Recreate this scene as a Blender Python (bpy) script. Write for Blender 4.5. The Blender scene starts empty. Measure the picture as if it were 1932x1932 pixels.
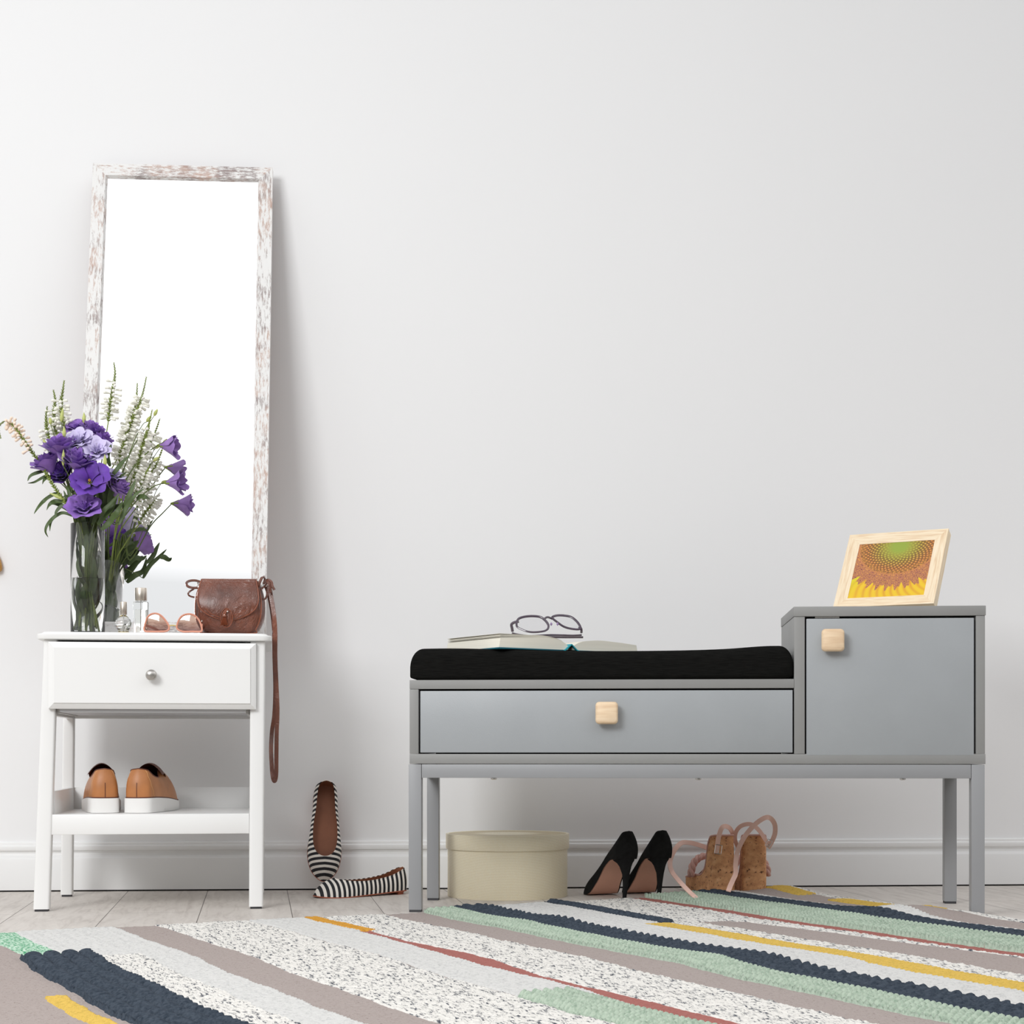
import bpy, bmesh, math, random
import numpy as np
from mathutils import Vector, Matrix

sc = bpy.context.scene
C = sc.collection
PI = math.pi
R = math.radians

# ------------------------------------------------------------------ camera
F, H, CX, HZ = 3200.0, 0.3634, 966.0, 1415.0
cd = bpy.data.cameras.new('camera')
cam = bpy.data.objects.new('camera', cd); C.objects.link(cam)
cam.location = (0, 0, H); cam.rotation_euler = (R(90), 0, 0)
cd.sensor_width = 36.0; cd.lens = F / 1932 * 36.0
cd.shift_y = (HZ - 966.0) / 1932.0
cd.clip_start = 0.05; cd.clip_end = 60
sc.camera = cam

# ------------------------------------------------------------------ sky light
w = bpy.data.worlds.new('world'); sc.world = w; w.use_nodes = True
nt = w.node_tree; nt.nodes.clear()
out = nt.nodes.new('ShaderNodeOutputWorld'); bg = nt.nodes.new('ShaderNodeBackground')
tc = nt.nodes.new('ShaderNodeTexCoord'); sp_ = nt.nodes.new('ShaderNodeSeparateXYZ')
cr = nt.nodes.new('ShaderNodeValToRGB')
nt.links.new(tc.outputs['Generated'], sp_.inputs[0]); nt.links.new(sp_.outputs['Z'], cr.inputs[0])
e = cr.color_ramp.elements
e[0].position = 0.0; e[0].color = (.10, .10, .10, 1)
e[1].position = 1.0; e[1].color = (.42, .42, .43, 1)
for p, c in ((.10, (.16, .158, .155, 1)), (.24, (.48, .475, .47, 1)), (.50, (.70, .71, .72, 1)), (.53, (1.3, 1.3, 1.32, 1)), (.74, (1.3, 1.3, 1.32, 1)), (.84, (.45, .45, .46, 1))):
    q = e.new(p); q.color = c
# side glow added to the sky, in place of room walls, lightens glass edges
ab = nt.nodes.new('ShaderNodeMath'); ab.operation = 'ABSOLUTE'; nt.links.new(sp_.outputs['X'], ab.inputs[0])
mr_ = nt.nodes.new('ShaderNodeMapRange'); nt.links.new(ab.outputs[0], mr_.inputs['Value'])
mr_.inputs['From Min'].default_value = .60; mr_.inputs['From Max'].default_value = .95; mr_.inputs['To Max'].default_value = .30
ma_ = nt.nodes.new('ShaderNodeMix'); ma_.data_type = 'RGBA'; ma_.blend_type = 'ADD'; ma_.inputs['Factor'].default_value = 1
cb_ = nt.nodes.new('ShaderNodeCombineColor')
for k in range(3): nt.links.new(mr_.outputs[0], cb_.inputs[k])
nt.links.new(cr.outputs[0], ma_.inputs[6]); nt.links.new(cb_.outputs[0], ma_.inputs[7])
nt.links.new(ma_.outputs[2], bg.inputs[0]); bg.inputs[1].default_value = 1.0
nt.links.new(bg.outputs[0], out.inputs[0])

def area(name, loc, target, size, power, col=(1, 1, 1)):
    l = bpy.data.lights.new(name, 'AREA'); l.shape = 'RECTANGLE'
    l.size, l.size_y = size; l.energy = power; l.color = col
    o = bpy.data.objects.new(name, l); C.objects.link(o); o.location = loc
    o.rotation_euler = (Vector(target) - Vector(loc)).to_track_quat('-Z', 'Y').to_euler()
    return o
area('window_light', (-2.2, .1, 2.6), (0.1, 4.4, 1.0), (1.6, 1.3), 86, (.985, .995, 1.0))

sc.view_settings.view_transform = 'Standard'; sc.view_settings.look = 'None'
sc.view_settings.gamma = 1; sc.view_settings.exposure = 0.26
sc.view_settings.use_curve_mapping = False

# ------------------------------------------------------------------ helpers
def P(px, py, Y):
    return np.array([(px - CX) / F * Y, Y, H + (HZ - py) / F * Y])

WK = 0.0762
def wallY(X): return 4.455 + WK * X
WA = math.atan(WK)

class MB:
    def __init__(s): s.v = []; s.f = []; s.m = []
    def add(s, v, f, mi=0):
        o = len(s.v); s.v += [tuple(float(c) for c in p) for p in v]
        s.f += [tuple(i + o for i in q) for q in f]; s.m += [mi] * len(f)
    def build(s, name, mats, parent=None, smooth=True, angle=40):
        me = bpy.data.meshes.new(name); me.from_pydata(s.v, [], s.f); 
        if not isinstance(mats, (list, tuple)): mats = [mats]
        for m in mats: me.materials.append(m)
        for p, mi in zip(me.polygons, s.m): p.material_index = mi
        bm = bmesh.new(); bm.from_mesh(me); bmesh.ops.recalc_face_normals(bm, faces=bm.faces); bm.to_mesh(me); bm.free()
        if smooth:
            me.shade_smooth()
            if angle < 180:
                try: me.set_sharp_from_angle(angle=R(angle))
                except Exception: pass
        o = bpy.data.objects.new(name, me); C.objects.link(o)
        if parent: o.parent = parent
        return o

def box(mb, x0, x1, y0, y1, z0, z1, bev=0.0, mi=0, seg=2, fn=None):
    bm = bmesh.new()
    bmesh.ops.create_cube(bm, size=1)
    for v in bm.verts:
        v.co = Vector(((x0 + x1) / 2 + v.co.x * (x1 - x0), (y0 + y1) / 2 + v.co.y * (y1 - y0), (z0 + z1) / 2 + v.co.z * (z1 - z0)))
    if bev > 0:
        bmesh.ops.bevel(bm, geom=bm.edges[:], offset=bev, segments=seg, profile=.5, affect='EDGES')
    vs = [fn(v.co) if fn else tuple(v.co) for v in bm.verts]
    bm.verts.index_update()
    mb.add(vs, [[v.index for v in f.verts] for f in bm.faces], mi); bm.free()

def catmull(pts, n=6, closed=False):
    p = np.array(pts, float); N = len(p); o = []
    rng = range(N) if closed else range(N - 1)
    for i in rng:
        if closed: a, b, c, d = p[(i - 1) % N], p[i], p[(i + 1) % N], p[(i + 2) % N]
        else: a, b, c, d = p[max(i - 1, 0)], p[i], p[i + 1], p[min(i + 2, N - 1)]
        for k in range(n):
            t = k / n
            o.append(.5 * ((2 * b) + (-a + c) * t + (2 * a - 5 * b + 4 * c - d) * t * t + (-a + 3 * b - 3 * c + d) * t ** 3))
    if not closed: o.append(p[-1])
    return np.array(o)

def spl(xs, ys, x):
    xs = np.array(xs, float); ys = np.array(ys, float); x = np.asarray(x, float)
    m = np.gradient(ys, xs)
    i = np.clip(np.searchsorted(xs, x) - 1, 0, len(xs) - 2)
    h = xs[i + 1] - xs[i]; t = (x - xs[i]) / h
    return (2*t**3-3*t**2+1)*ys[i] + (t**3-2*t**2+t)*h*m[i] + (-2*t**3+3*t**2)*ys[i+1] + (t**3-t**2)*h*m[i+1]

def frames(p, closed=False):
    p = np.array(p, float); N = len(p)
    T = np.roll(p, -1, 0) - np.roll(p, 1, 0)
    if not closed: T[0] = p[1] - p[0]; T[-1] = p[-1] - p[-2]
    T /= (np.linalg.norm(T, axis=1)[:, None] + 1e-12)
    a = np.array([0, 0, 1.]) if abs(T[0][2]) < .9 else np.array([1., 0, 0])
    n = np.cross(T[0], a); n /= np.linalg.norm(n); Ns = [n]
    for i in range(1, N):
        n = Ns[-1] - T[i] * np.dot(Ns[-1], T[i]); n /= (np.linalg.norm(n) + 1e-12); Ns.append(n)
    Ns = np.array(Ns); return T, Ns, np.cross(T, Ns)

def tube(mb, p, r, n=8, closed=False, mi=0, flat=1.0):
    p = np.array(p, float); N = len(p)
    r = np.full(N, r) if np.isscalar(r) else np.array(r, float)
    T, A, B = frames(p, closed); vs = []
    for i in range(N):
        for k in range(n):
            a = 2 * PI * k / n
            vs.append(p[i] + r[i] * (math.cos(a) * A[i] + flat * math.sin(a) * B[i]))
    fs = []
    for i in range(N if closed else N - 1):
        j = (i + 1) % N
        for k in range(n):
            l = (k + 1) % n; fs.append((i * n + k, i * n + l, j * n + l, j * n + k))
    if not closed: fs += [tuple(range(n))[::-1], tuple((N - 1) * n + k for k in range(n))]
    mb.add(vs, fs, mi)

def ribbon(mb, p, wid, th=.0016, nrm=(0, -1, 0), mi=0, closed=False):
    p = np.array(p, float); N = len(p)
    wid = np.full(N, wid) if np.isscalar(wid) else np.array(wid, float)
    nr = np.array(nrm, float)
    if nr.ndim == 1: nr = np.tile(nr, (N, 1))
    T = frames(p, closed)[0]; vs = []
    for i in range(N):
        n = nr[i] - T[i] * np.dot(nr[i], T[i])
        if np.linalg.norm(n) < .05: n = np.cross(T[i], [1, 0, 0])
        n /= np.linalg.norm(n); b = np.cross(T[i], n)
        for (a, c) in ((-.5, -.5), (.5, -.5), (.5, .5), (-.5, .5)): vs.append(p[i] + b * wid[i] * a + n * th * c)
    fs = []
    for i in range(N if closed else N - 1):
        j = (i + 1) % N
        for k in range(4):
            l = (k + 1) % 4; fs.append((i * 4 + k, i * 4 + l, j * 4 + l, j * 4 + k))
    if not closed: fs += [(3, 2, 1, 0), tuple((N - 1) * 4 + k for k in range(4))]
    mb.add(vs, fs, mi)

def loft(mb, rings, caps=(True, True), mi=0):
    n = len(rings[0]); vs = [q for r_ in rings for q in r_]; fs = []
    for i in range(len(rings) - 1):
        for k in range(n):
            l = (k + 1) % n; fs.append((i * n + k, i * n + l, (i + 1) * n + l, (i + 1) * n + k))
    if caps[0]: fs.append(tuple(range(n))[::-1])
    if caps[1]: fs.append(tuple((len(rings) - 1) * n + k for k in range(n)))
    mb.add(vs, fs, mi)

def lathe(mb, prof, n=48, c=(0, 0), mi=0, caps=(True, True), sx=1, sy=1):
    loft(mb, [[(c[0] + sx * r * math.cos(2*PI*k/n), c[1] + sy * r * math.sin(2*PI*k/n), z) for k in range(n)] for r, z in prof], caps, mi)

def grid(mb, f, nu, nv, mi=0):
    vs = [f(i / nu, j / nv) for i in range(nu + 1) for j in range(nv + 1)]
    fs = [(i*(nv+1)+j, (i+1)*(nv+1)+j, (i+1)*(nv+1)+j+1, i*(nv+1)+j+1) for i in range(nu) for j in range(nv)]
    mb.add(vs, fs, mi)

def tag(o, label=None, cat=None, group=None, kind=None):
    if label: o['label'] = label
    if cat: o['category'] = cat
    if group: o['group'] = group
    if kind: o['kind'] = kind
    return o
def thing(name, label, cat, loc=(0, 0, 0), rz=0, group=None):
    o = bpy.data.objects.new(name, None); C.objects.link(o)
    o.location = tuple(float(c) for c in loc); o.rotation_euler = (0, 0, rz); o.empty_display_size = .05
    return tag(o, label, cat, group)

# ------------------------------------------------------------------ materials
class NT:
    def __init__(s, name):
        s.m = bpy.data.materials.new(name); s.m.use_nodes = True; s.t = s.m.node_tree
        s.b = s.t.nodes['Principled BSDF']; s.o = s.t.nodes['Material Output']
    def n(s, typ, **kw):
        x = s.t.nodes.new('ShaderNode' + typ)
        for k, v in kw.items():
            if k.startswith('i_'): x.inputs[k[2:].replace('_', ' ')].default_value = v
            else: setattr(x, k, v)
        return x
    def l(s, a, b): s.t.links.new(a, b)
    def coord(s, scale=(1, 1, 1), rot=(0, 0, 0)):
        tc = s.n('TexCoord'); mp = s.n('Mapping'); mp.inputs['Scale'].default_value = scale; mp.inputs['Rotation'].default_value = rot
        s.l(tc.outputs['Object'], mp.inputs['Vector']); return mp.outputs[0]
    def noise(s, vec, scale=10, detail=3, rough=.5, dist=0):
        x = s.n('TexNoise'); x.inputs['Scale'].default_value = scale; x.inputs['Detail'].default_value = detail
        x.inputs['Roughness'].default_value = rough; x.inputs['Distortion'].default_value = dist
        s.l(vec, x.inputs['Vector']); return x.outputs['Fac']
    def ramp(s, fac, stops, interp='LINEAR'):
        x = s.n('ValToRGB'); x.color_ramp.interpolation = interp; el = x.color_ramp.elements
        while len(el) < len(stops): el.new(.5)
        for q, (p, c) in zip(el, stops): q.position = p; q.color = (*c, 1) if len(c) == 3 else c
        s.l(fac, x.inputs[0]); return x.outputs[0]
    def bump(s, h, strength=.3, dist=.002):
        x = s.n('Bump'); x.inputs['Strength'].default_value = strength; x.inputs['Distance'].default_value = dist
        s.l(h, x.inputs['Height']); s.l(x.outputs[0], s.b.inputs['Normal']); return x
    def col(s, c): s.l(c, s.b.inputs['Base Color'])

def lin(r, g, b):
    f = lambda c: c / 255 / 12.92 if c / 255 <= .04045 else ((c / 255 + .055) / 1.055) ** 2.4
    return (f(r), f(g), f(b))

def mat(name, c, rough=.5, metal=0, spec=.5, var=0, vscale=8, vstretch=(1, 1, 1), bump=0, bscale=200, bdist=.001, trans=0, ior=1.45, coat=0, sheen=0, sss=0):
    m = NT(name); b = m.b
    b.inputs['Base Color'].default_value = (*c, 1); b.inputs['Roughness'].default_value = rough
    b.inputs['Metallic'].default_value = metal; b.inputs['Specular IOR Level'].default_value = spec
    b.inputs['Transmission Weight'].default_value = trans; b.inputs['IOR'].default_value = ior
    b.inputs['Coat Weight'].default_value = coat; b.inputs['Sheen Weight'].default_value = sheen
    if sss: b.inputs['Subsurface Weight'].default_value = sss; b.inputs['Subsurface Radius'].default_value = (.01, .006, .008)
    v = m.coord(vstretch)
    f = m.noise(v, vscale, 4)
    m.col(m.ramp(f, [(.3, tuple(x * (1 - var) for x in c)), (.7, tuple(min(1, x * (1 + var)) for x in c))]))
    if bump: m.bump(m.noise(m.coord(), bscale, 3), bump, bdist)
    return m.m

M = {}
M['wall'] = mat('wall_paint', (.86, .86, .862), .9, var=.006, vscale=1.2, bump=.05, bscale=300)
M['skirting'] = mat('skirting_paint', (.84, .84, .835), .5, var=.01, vscale=6)
M['gap'] = mat('dark_gap', (.03, .03, .03), .9, var=.1)
M['white_wood'] = mat('white_lacquer', (.84, .84, .83), .35, var=.008, vscale=5)
M['steel'] = mat('brushed_steel', (.52, .50, .47), .32, metal=1, var=.05, vscale=30)
M['silver'] = mat('silver_buckle', (.72, .70, .66), .22, metal=1, var=.03)
M['champagne'] = mat('brushed_champagne', (.60, .54, .47), .33, metal=1, var=.08, vscale=90, vstretch=(1, 1, .1))
M['rubber'] = mat('dark_rubber', (.05, .05, .055), .7, var=.1)
M['grey_frame'] = mat('grey_satin_board', (.29, .29, .283), .5, var=.02, vscale=14, bump=.12, bscale=500, bdist=.0006)
M['grey_metal'] = mat('grey_painted_metal', (.32, .325, .335), .4, var=.015, vscale=9)
M['grey_door'] = mat('blue_grey_front', (.37, .39, .405), .42, var=.03, vscale=7, bump=.25, bscale=420, bdist=.0007)
M['shade_inside'] = mat('carcass_shade_black', (.02, .02, .02), .9, var=.1)  # near-black colour paints in the shadow behind the bench's front gaps
M['tan_leather'] = mat('tan_leather', lin(180, 118, 70), .42, var=.13, vscale=22, bump=.12, bscale=160)
M['dark_leather'] = mat('dark_brown_leather', lin(96, 52, 38), .5, var=.15, vscale=25)
M['white_rubber'] = mat('white_rubber_sole', (.82, .81, .79), .55, var=.015)
M['lining'] = mat('brown_lining', lin(140, 88, 62), .6, var=.08, vscale=30)
M['shoe_sole'] = mat('russet_sole', lin(170, 95, 70), .5, var=.08)
M['suede'] = mat('black_suede', (.012, .012, .012), .95, var=.25, vscale=90, bump=.2, bscale=900, spec=.2)
M['nude_sole'] = mat('nude_leather_sole', lin(214, 164, 142), .45, var=.07, vscale=14)
M['pink'] = mat('blush_leather', lin(242, 200, 184), .5, var=.07, vscale=30, bump=.15, bscale=500)
M['pink_trim'] = mat('rose_suede', lin(206, 162, 150), .7, var=.1, vscale=40)
M['stem'] = mat('stem_green', lin(92, 108, 52), .5, var=.2, vscale=30)
M['leaf'] = mat('leaf_green', lin(74, 92, 50), .5, var=.3, vscale=25, sss=.0)
M['leaf2'] = mat('leaf_light', lin(128, 144, 62), .5, var=.25, vscale=25)
M['bud'] = mat('bud_green', lin(190, 198, 118), .5, var=.12, vscale=60)
M['floret'] = mat('white_floret', lin(244, 243, 232), .6, var=.05, vscale=80)
M['floret_peach'] = mat('peach_floret', lin(246, 226, 208), .6, var=.05, vscale=80)
M['pet_deep'] = mat('petal_deep_violet', lin(98, 54, 160), .6, var=.22, vscale=45, sheen=.2)
M['pet_mid'] = mat('petal_violet', lin(148, 108, 194), .6, var=.2, vscale=45, sheen=.2)
M['pet_lilac'] = mat('petal_mauve', lin(152, 116, 188), .6, var=.15, vscale=45, sheen=.2)
M['pet_pale'] = mat('petal_pale_lavender', lin(208, 198, 232), .6, var=.1, vscale=45)
M['stamen'] = mat('stamen_amber', lin(196, 140, 50), .6, var=.2)
M['pages'] = mat('book_pages', lin(232, 228, 214), .8, var=.05, vscale=3, vstretch=(1, 1, 260))
M['teal'] = mat('teal_cover', lin(24, 96, 112), .5, var=.1, vscale=30)
M['teal_bright'] = mat('teal_spine', lin(20, 156, 172), .5, var=.08)
M['plastic_dark'] = mat('smoky_plum_acetate', lin(72, 60, 74), .22, var=.15, vscale=30, coat=.5)
M['rose_acetate'] = mat('rose_acetate', lin(214, 148, 124), .25, var=.06, vscale=30, coat=.4)
M['mustard'] = mat('mustard_glaze', lin(196, 142, 62), .35, var=.12, vscale=40)
M['glass'] = mat('clear_glass', (1, 1, 1), .0, trans=1, ior=1.45, var=0)
M['water'] = mat('water', (.97, 1, .97), .0, trans=1, ior=1.33, var=0)
M['perfume'] = mat('perfume_glass', (.97, .98, .97), .01, trans=1, ior=1.48, var=0)
M['gold'] = mat('gold_label', lin(214, 190, 110), .35, metal=.8, var=.1)
M['mirror'] = mat('mirror_glass', (.97, .97, .97), .0, metal=1, var=0)

def wood_light():
    m = NT('pale_wood'); v = m.coord((2, 14, 26)); f = m.noise(v, 5, 5, .6, .4)
    m.col(m.ramp(f, [(.3, lin(224, 192, 156)), (.55, lin(238, 212, 178)), (.75, lin(244, 222, 192))]))
    m.b.inputs['Roughness'].default_value = .5; m.bump(f, .1, .0005); return m.m
M['pale_wood'] = wood_light()
def pine(name, stretch):
    m = NT(name); v = m.coord(stretch); f = m.noise(v, 4, 4, .55, .3)
    m.col(m.ramp(f, [(.32, lin(226, 196, 160)), (.5, lin(240, 220, 188)), (.7, lin(246, 230, 204))]))
    m.b.inputs['Roughness'].default_value = .55; return m.m
M['pine_h'] = pine('pine_along', (4, 60, 60)); M['pine_v'] = pine('pine_upright', (60, 60, 4))

def distressed(name, stretch, seed):
    m = NT(name); tc = m.n('TexCoord'); mp = m.n('Mapping'); mp.inputs['Scale'].default_value = stretch; mp.inputs['Location'].default_value = (seed, seed, 0)
    m.l(tc.outputs['Object'], mp.inputs['Vector'])
    f = m.noise(mp.outputs[0], 26, 8, .74, .2)
    mp2 = m.n('Mapping'); mp2.inputs['Scale'].default_value = (3, 3, 3); mp2.inputs['Location'].default_value = (seed * 2, 0, seed); m.l(tc.outputs['Object'], mp2.inputs['Vector'])
    g = m.noise(mp2.outputs[0], 2.2, 3, .6)
    ad = m.n('Math', operation='MULTIPLY_ADD'); m.l(g, ad.inputs[0]); ad.inputs[1].default_value = .42; m.l(f, ad.inputs[2])
    mask = m.ramp(ad.outputs[0], [(.70, (0, 0, 0)), (.78, (.6, .6, .6)), (.86, (.95, .95, .95))])
    h = m.noise(mp2.outputs[0], 5, 2, .5)
    under = m.ramp(h, [(.42, lin(142, 126, 124)), (.60, lin(190, 160, 146))])
    mx = m.n('Mix', data_type='RGBA'); m.l(mask, mx.inputs['Factor']); mx.inputs[6].default_value = (.80, .795, .78, 1); m.l(under, mx.inputs[7])
    m.col(mx.outputs[2]); m.b.inputs['Roughness'].default_value = .7; m.bump(f, .25, .001); return m.m
M['dist_v'] = distressed('distressed_upright', (7, 7, 1.5), 3.1); M['dist_h'] = distressed('distressed_across', (1.8, 7, 7), 9.7)

def stripes():
    m = NT('black_white_stripes'); tc = m.n('TexCoord'); s = m.n('SeparateXYZ'); m.l(tc.outputs['Object'], s.inputs[0])
    a = m.n('Math', operation='DIVIDE'); m.l(s.outputs['Y'], a.inputs[0]); a.inputs[1].default_value = .0128
    b_ = m.n('Math', operation='FRACT'); m.l(a.outputs[0], b_.inputs[0])
    m.col(m.ramp(b_.outputs[0], [(0, lin(236, 230, 222)), (.47, (.008, .008, .012))], 'CONSTANT'))
    m.b.inputs['Roughness'].default_value = .7; return m.m
M['stripes'] = stripes()

def cork():
    m = NT('cork'); v = m.coord((1, 1, 1.6)); f = m.noise(v, 34, 5, .6)
    base = m.ramp(f, [(.3, lin(182, 126, 84)), (.55, lin(218, 162, 114)), (.75, lin(236, 190, 144))])
    g = m.noise(m.coord((1, 1, 1.0)), 150, 3, .65)
    msk = m.ramp(g, [(.60, (0, 0, 0)), (.67, (1, 1, 1))])
    mx = m.n('Mix', data_type='RGBA'); m.l(msk, mx.inputs['Factor']); m.l(base, mx.inputs[6]); mx.inputs[7].default_value = (*lin(92, 56, 34), 1)
    m.col(mx.outputs[2]); m.b.inputs['Roughness'].default_value = .75; m.bump(g, .2, .0006); return m.m
M['cork'] = cork()

def linen():
    m = NT('black_linen'); wa = m.n('TexWave', bands_direction='X'); wa.inputs['Scale'].default_value = 260; wa.inputs['Distortion'].default_value = 1.5
    wb = m.n('TexWave', bands_direction='Z'); wb.inputs['Scale'].default_value = 260; wb.inputs['Distortion'].default_value = 1.5
    v = m.coord(); m.l(v, wa.inputs['Vector']); m.l(v, wb.inputs['Vector'])
    ad = m.n('Math', operation='ADD'); m.l(wa.outputs['Fac'], ad.inputs[0]); m.l(wb.outputs['Fac'], ad.inputs[1])
    f = m.noise(m.coord((1, 1, 14)), 40, 3); ad2 = m.n('Math', operation='MULTIPLY_ADD'); m.l(ad.outputs[0], ad2.inputs[0]); ad2.inputs[1].default_value = .25; m.l(f, ad2.inputs[2])
    m.col(m.ramp(ad2.outputs[0], [(.35, (.003, .003, .003)), (1.0, (.012, .012, .011))])); m.b.inputs['Roughness'].default_value = .95; m.b.inputs['Specular IOR Level'].default_value = .04
    m.bump(ad2.outputs[0], .3, .001); return m.m
M['linen'] = linen()

def weave_gold():
    m = NT('cream_woven_cloth'); tc = m.n('TexCoord')
    ck = m.n('TexBrick'); sp = m.n('SeparateXYZ'); m.l(tc.outputs['Object'], sp.inputs[0])
    at = m.n('Math', operation='ARCTAN2'); m.l(sp.outputs['Y'], at.inputs[0]); m.l(sp.outputs['X'], at.inputs[1])
    mu = m.n('Math', operation='MULTIPLY'); m.l(at.outputs[0], mu.inputs[0]); mu.inputs[1].default_value = .153
    cb = m.n('CombineXYZ'); m.l(mu.outputs[0], cb.inputs[0]); m.l(sp.outputs['Z'], cb.inputs[1]); m.l(cb.outputs[0], ck.inputs['Vector'])
    ck.inputs['Scale'].default_value = 1; ck.inputs['Brick Width'].default_value = .0024; ck.inputs['Row Height'].default_value = .0016; ck.inputs['Mortar Size'].default_value = .00022; ck.inputs['Mortar Smooth'].default_value = .6
    ck.inputs['Color1'].default_value = (*lin(250, 240, 212), 1); ck.inputs['Color2'].default_value = (*lin(252, 245, 222), 1); ck.inputs['Mortar'].default_value = (*lin(200, 184, 146), 1)
    m.col(ck.outputs['Color']); m.b.inputs['Roughness'].default_value = .42; m.b.inputs['Metallic'].default_value = .0
    iv = m.n('Math', operation='SUBTRACT'); iv.inputs[0].default_value = 1; m.l(ck.outputs['Fac'], iv.inputs[1]); m.bump(iv.outputs[0], .5, .0006); return m.m
M['weave'] = weave_gold()

def bagleather():
    m = NT('crinkled_brown_leather'); v = m.coord((1, 1, .55))
    f = m.noise(v, 24, 4, .6, 3.0); g = m.noise(m.coord(), 14, 3)
    m.col(m.ramp(g, [(.3, lin(90, 48, 34)), (.6, lin(124, 70, 50)), (.8, lin(140, 82, 58))]))
    m.b.inputs['Roughness'].default_value = .30; m.b.inputs['Coat Weight'].default_value = .5; m.b.inputs['Coat Roughness'].default_value = .25
    m.bump(f, .8, .013); return m.m
M['bag'] = bagleather()
M['bag_trim'] = mat('smooth_brown_leather', lin(134, 74, 50), .3, var=.1, vscale=40, coat=.4)

def floor_mat():
    m = NT('washed_oak_planks'); geo = m.n('NewGeometry')
    def dot(vec):
        x = m.n('VectorMath', operation='DOT_PRODUCT'); m.l(geo.outputs['Position'], x.inputs[0]); x.inputs[1].default_value = vec; return x.outputs['Value']
    q = dot((.989, .148, 0)); r_ = dot((-.148, .989, 0))
    qa = m.n('Math', operation='ADD'); m.l(q, qa.inputs[0]); qa.inputs[1].default_value = .331 + .2025 * 20
    ra = m.n('Math', operation='ADD'); m.l(r_, ra.inputs[0]); ra.inputs[1].default_value = 20.13
    cb = m.n('CombineXYZ'); m.l(ra.outputs[0], cb.inputs[0]); m.l(qa.outputs[0], cb.inputs[1])
    bk = m.n('TexBrick'); bk.offset = .37; m.l(cb.outputs[0], bk.inputs['Vector'])
    for k, v in (('Scale', 1), ('Brick Width', 1.9), ('Row Height', .2025), ('Mortar Size', .0009), ('Mortar Smooth', .1)): bk.inputs[k].default_value = v
    bk.inputs['Color1'].default_value = (.0, .0, .0, 1); bk.inputs['Color2'].default_value = (1, 1, 1, 1)
    st = m.n('VectorMath', operation='MULTIPLY'); m.l(cb.outputs[0], st.inputs[0]); st.inputs[1].default_value = (2.2, 16, 1)
    f = m.noise(st.outputs[0], 2.6, 7, .62, 1.1)
    g = m.noise(cb.outputs[0], 60, 3, .6)
    base = m.ramp(f, [(.28, lin(184, 176, 169)), (.48, lin(204, 197, 190)), (.70, lin(214, 208, 201))])
    mx = m.n('Mix', data_type='RGBA', blend_type='MULTIPLY'); mx.inputs['Factor'].default_value = .25; m.l(base, mx.inputs[6]); m.l(m.ramp(g, [(.35, (.75, .74, .72)), (.6, (1, 1, 1))]), mx.inputs[7])
    m2 = m.n('Mix', data_type='RGBA'); m.l(bk.outputs['Fac'], m2.inputs['Factor']); m.l(mx.outputs[2], m2.inputs[6]); m2.inputs[7].default_value = (*lin(86, 78, 72), 1)
    m.col(m2.outputs[2]); m.b.inputs['Roughness'].default_value = .5; m.bump(f, .08, .001); return m.m
M['floor'] = floor_mat()

def fleck(name, base, dark, stretch, scale, lo, hi, rough=.95, bscale=300, b=.4):
    m = NT(name); v = m.coord(stretch, (0, 0, 0)); f = m.noise(v, scale, 4, .65)
    m.col(m.ramp(f, [(lo, base), (hi, dark)])); m.b.inputs['Roughness'].default_value = rough
    m.b.inputs['Specular IOR Level'].default_value = .1
    m.bump(m.noise(v, bscale, 2), b, .002); return m.m
RUG = [
 fleck('rug_taupe', lin(166, 155, 150), lin(112, 98, 92), (1, 1, 1), 240, .56, .76),
 fleck('rug_pale_grey', lin(206, 205, 202), lin(176, 176, 175), (1, 1, 1), 140, .5, .75),
 fleck('rug_speckle', lin(224, 221, 215), lin(80, 84, 92), (3.0, .8, 1), 80, .52, .635),
 fleck('rug_navy', lin(68, 76, 86), lin(42, 50, 60), (1, 1, 1), 160, .4, .7),
 fleck('rug_mint', lin(176, 190, 173), lin(132, 152, 134), (1, 1, 1), 160, .45, .75),
 fleck('rug_yellow', lin(212, 178, 90), lin(160, 138, 62), (1, 2.5, 1), 110, .5, .8),
 fleck('rug_orange', lin(204, 150, 64), lin(170, 116, 42), (1, 1, 1), 160, .5, .8),
 fleck('rug_salmon', lin(164, 106, 99), lin(136, 80, 74), (1, 1, 1), 160, .5, .8),
 fleck('rug_green', lin(204, 226, 208), lin(52, 146, 100), (2, 1, 1), 120, .42, .60),
]

def clearmat(name, col, gloss=.12, col2=None, z0=0, z1=1):
    m = NT(name); t = m.n('BsdfTransparent'); g = m.n('BsdfGlossy'); mx = m.n('MixShader')
    g.inputs['Roughness'].default_value = .02; mx.inputs[0].default_value = gloss
    if col2:
        tc = m.n('TexCoord'); s = m.n('SeparateXYZ'); m.l(tc.outputs['Object'], s.inputs[0]); mr = m.n('MapRange')
        mr.inputs['From Min'].default_value = z0; mr.inputs['From Max'].default_value = z1; m.l(s.outputs['Z'], mr.inputs['Value'])
        m.l(m.ramp(mr.outputs[0], [(0, col), (1, col2)]), t.inputs[0])
    else: t.inputs[0].default_value = (*col, 1)
    m.l(t.outputs[0], mx.inputs[1]); m.l(g.outputs[0], mx.inputs[2]); m.l(mx.outputs[0], m.o.inputs['Surface']); return m.m
M['lens_clear'] = clearmat('clear_lens', (.97, .97, .98), .06)
M['lens_tint'] = clearmat('gradient_rose_lens', lin(140, 98, 100), .10, lin(228, 190, 168), .0, .032)

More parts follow.
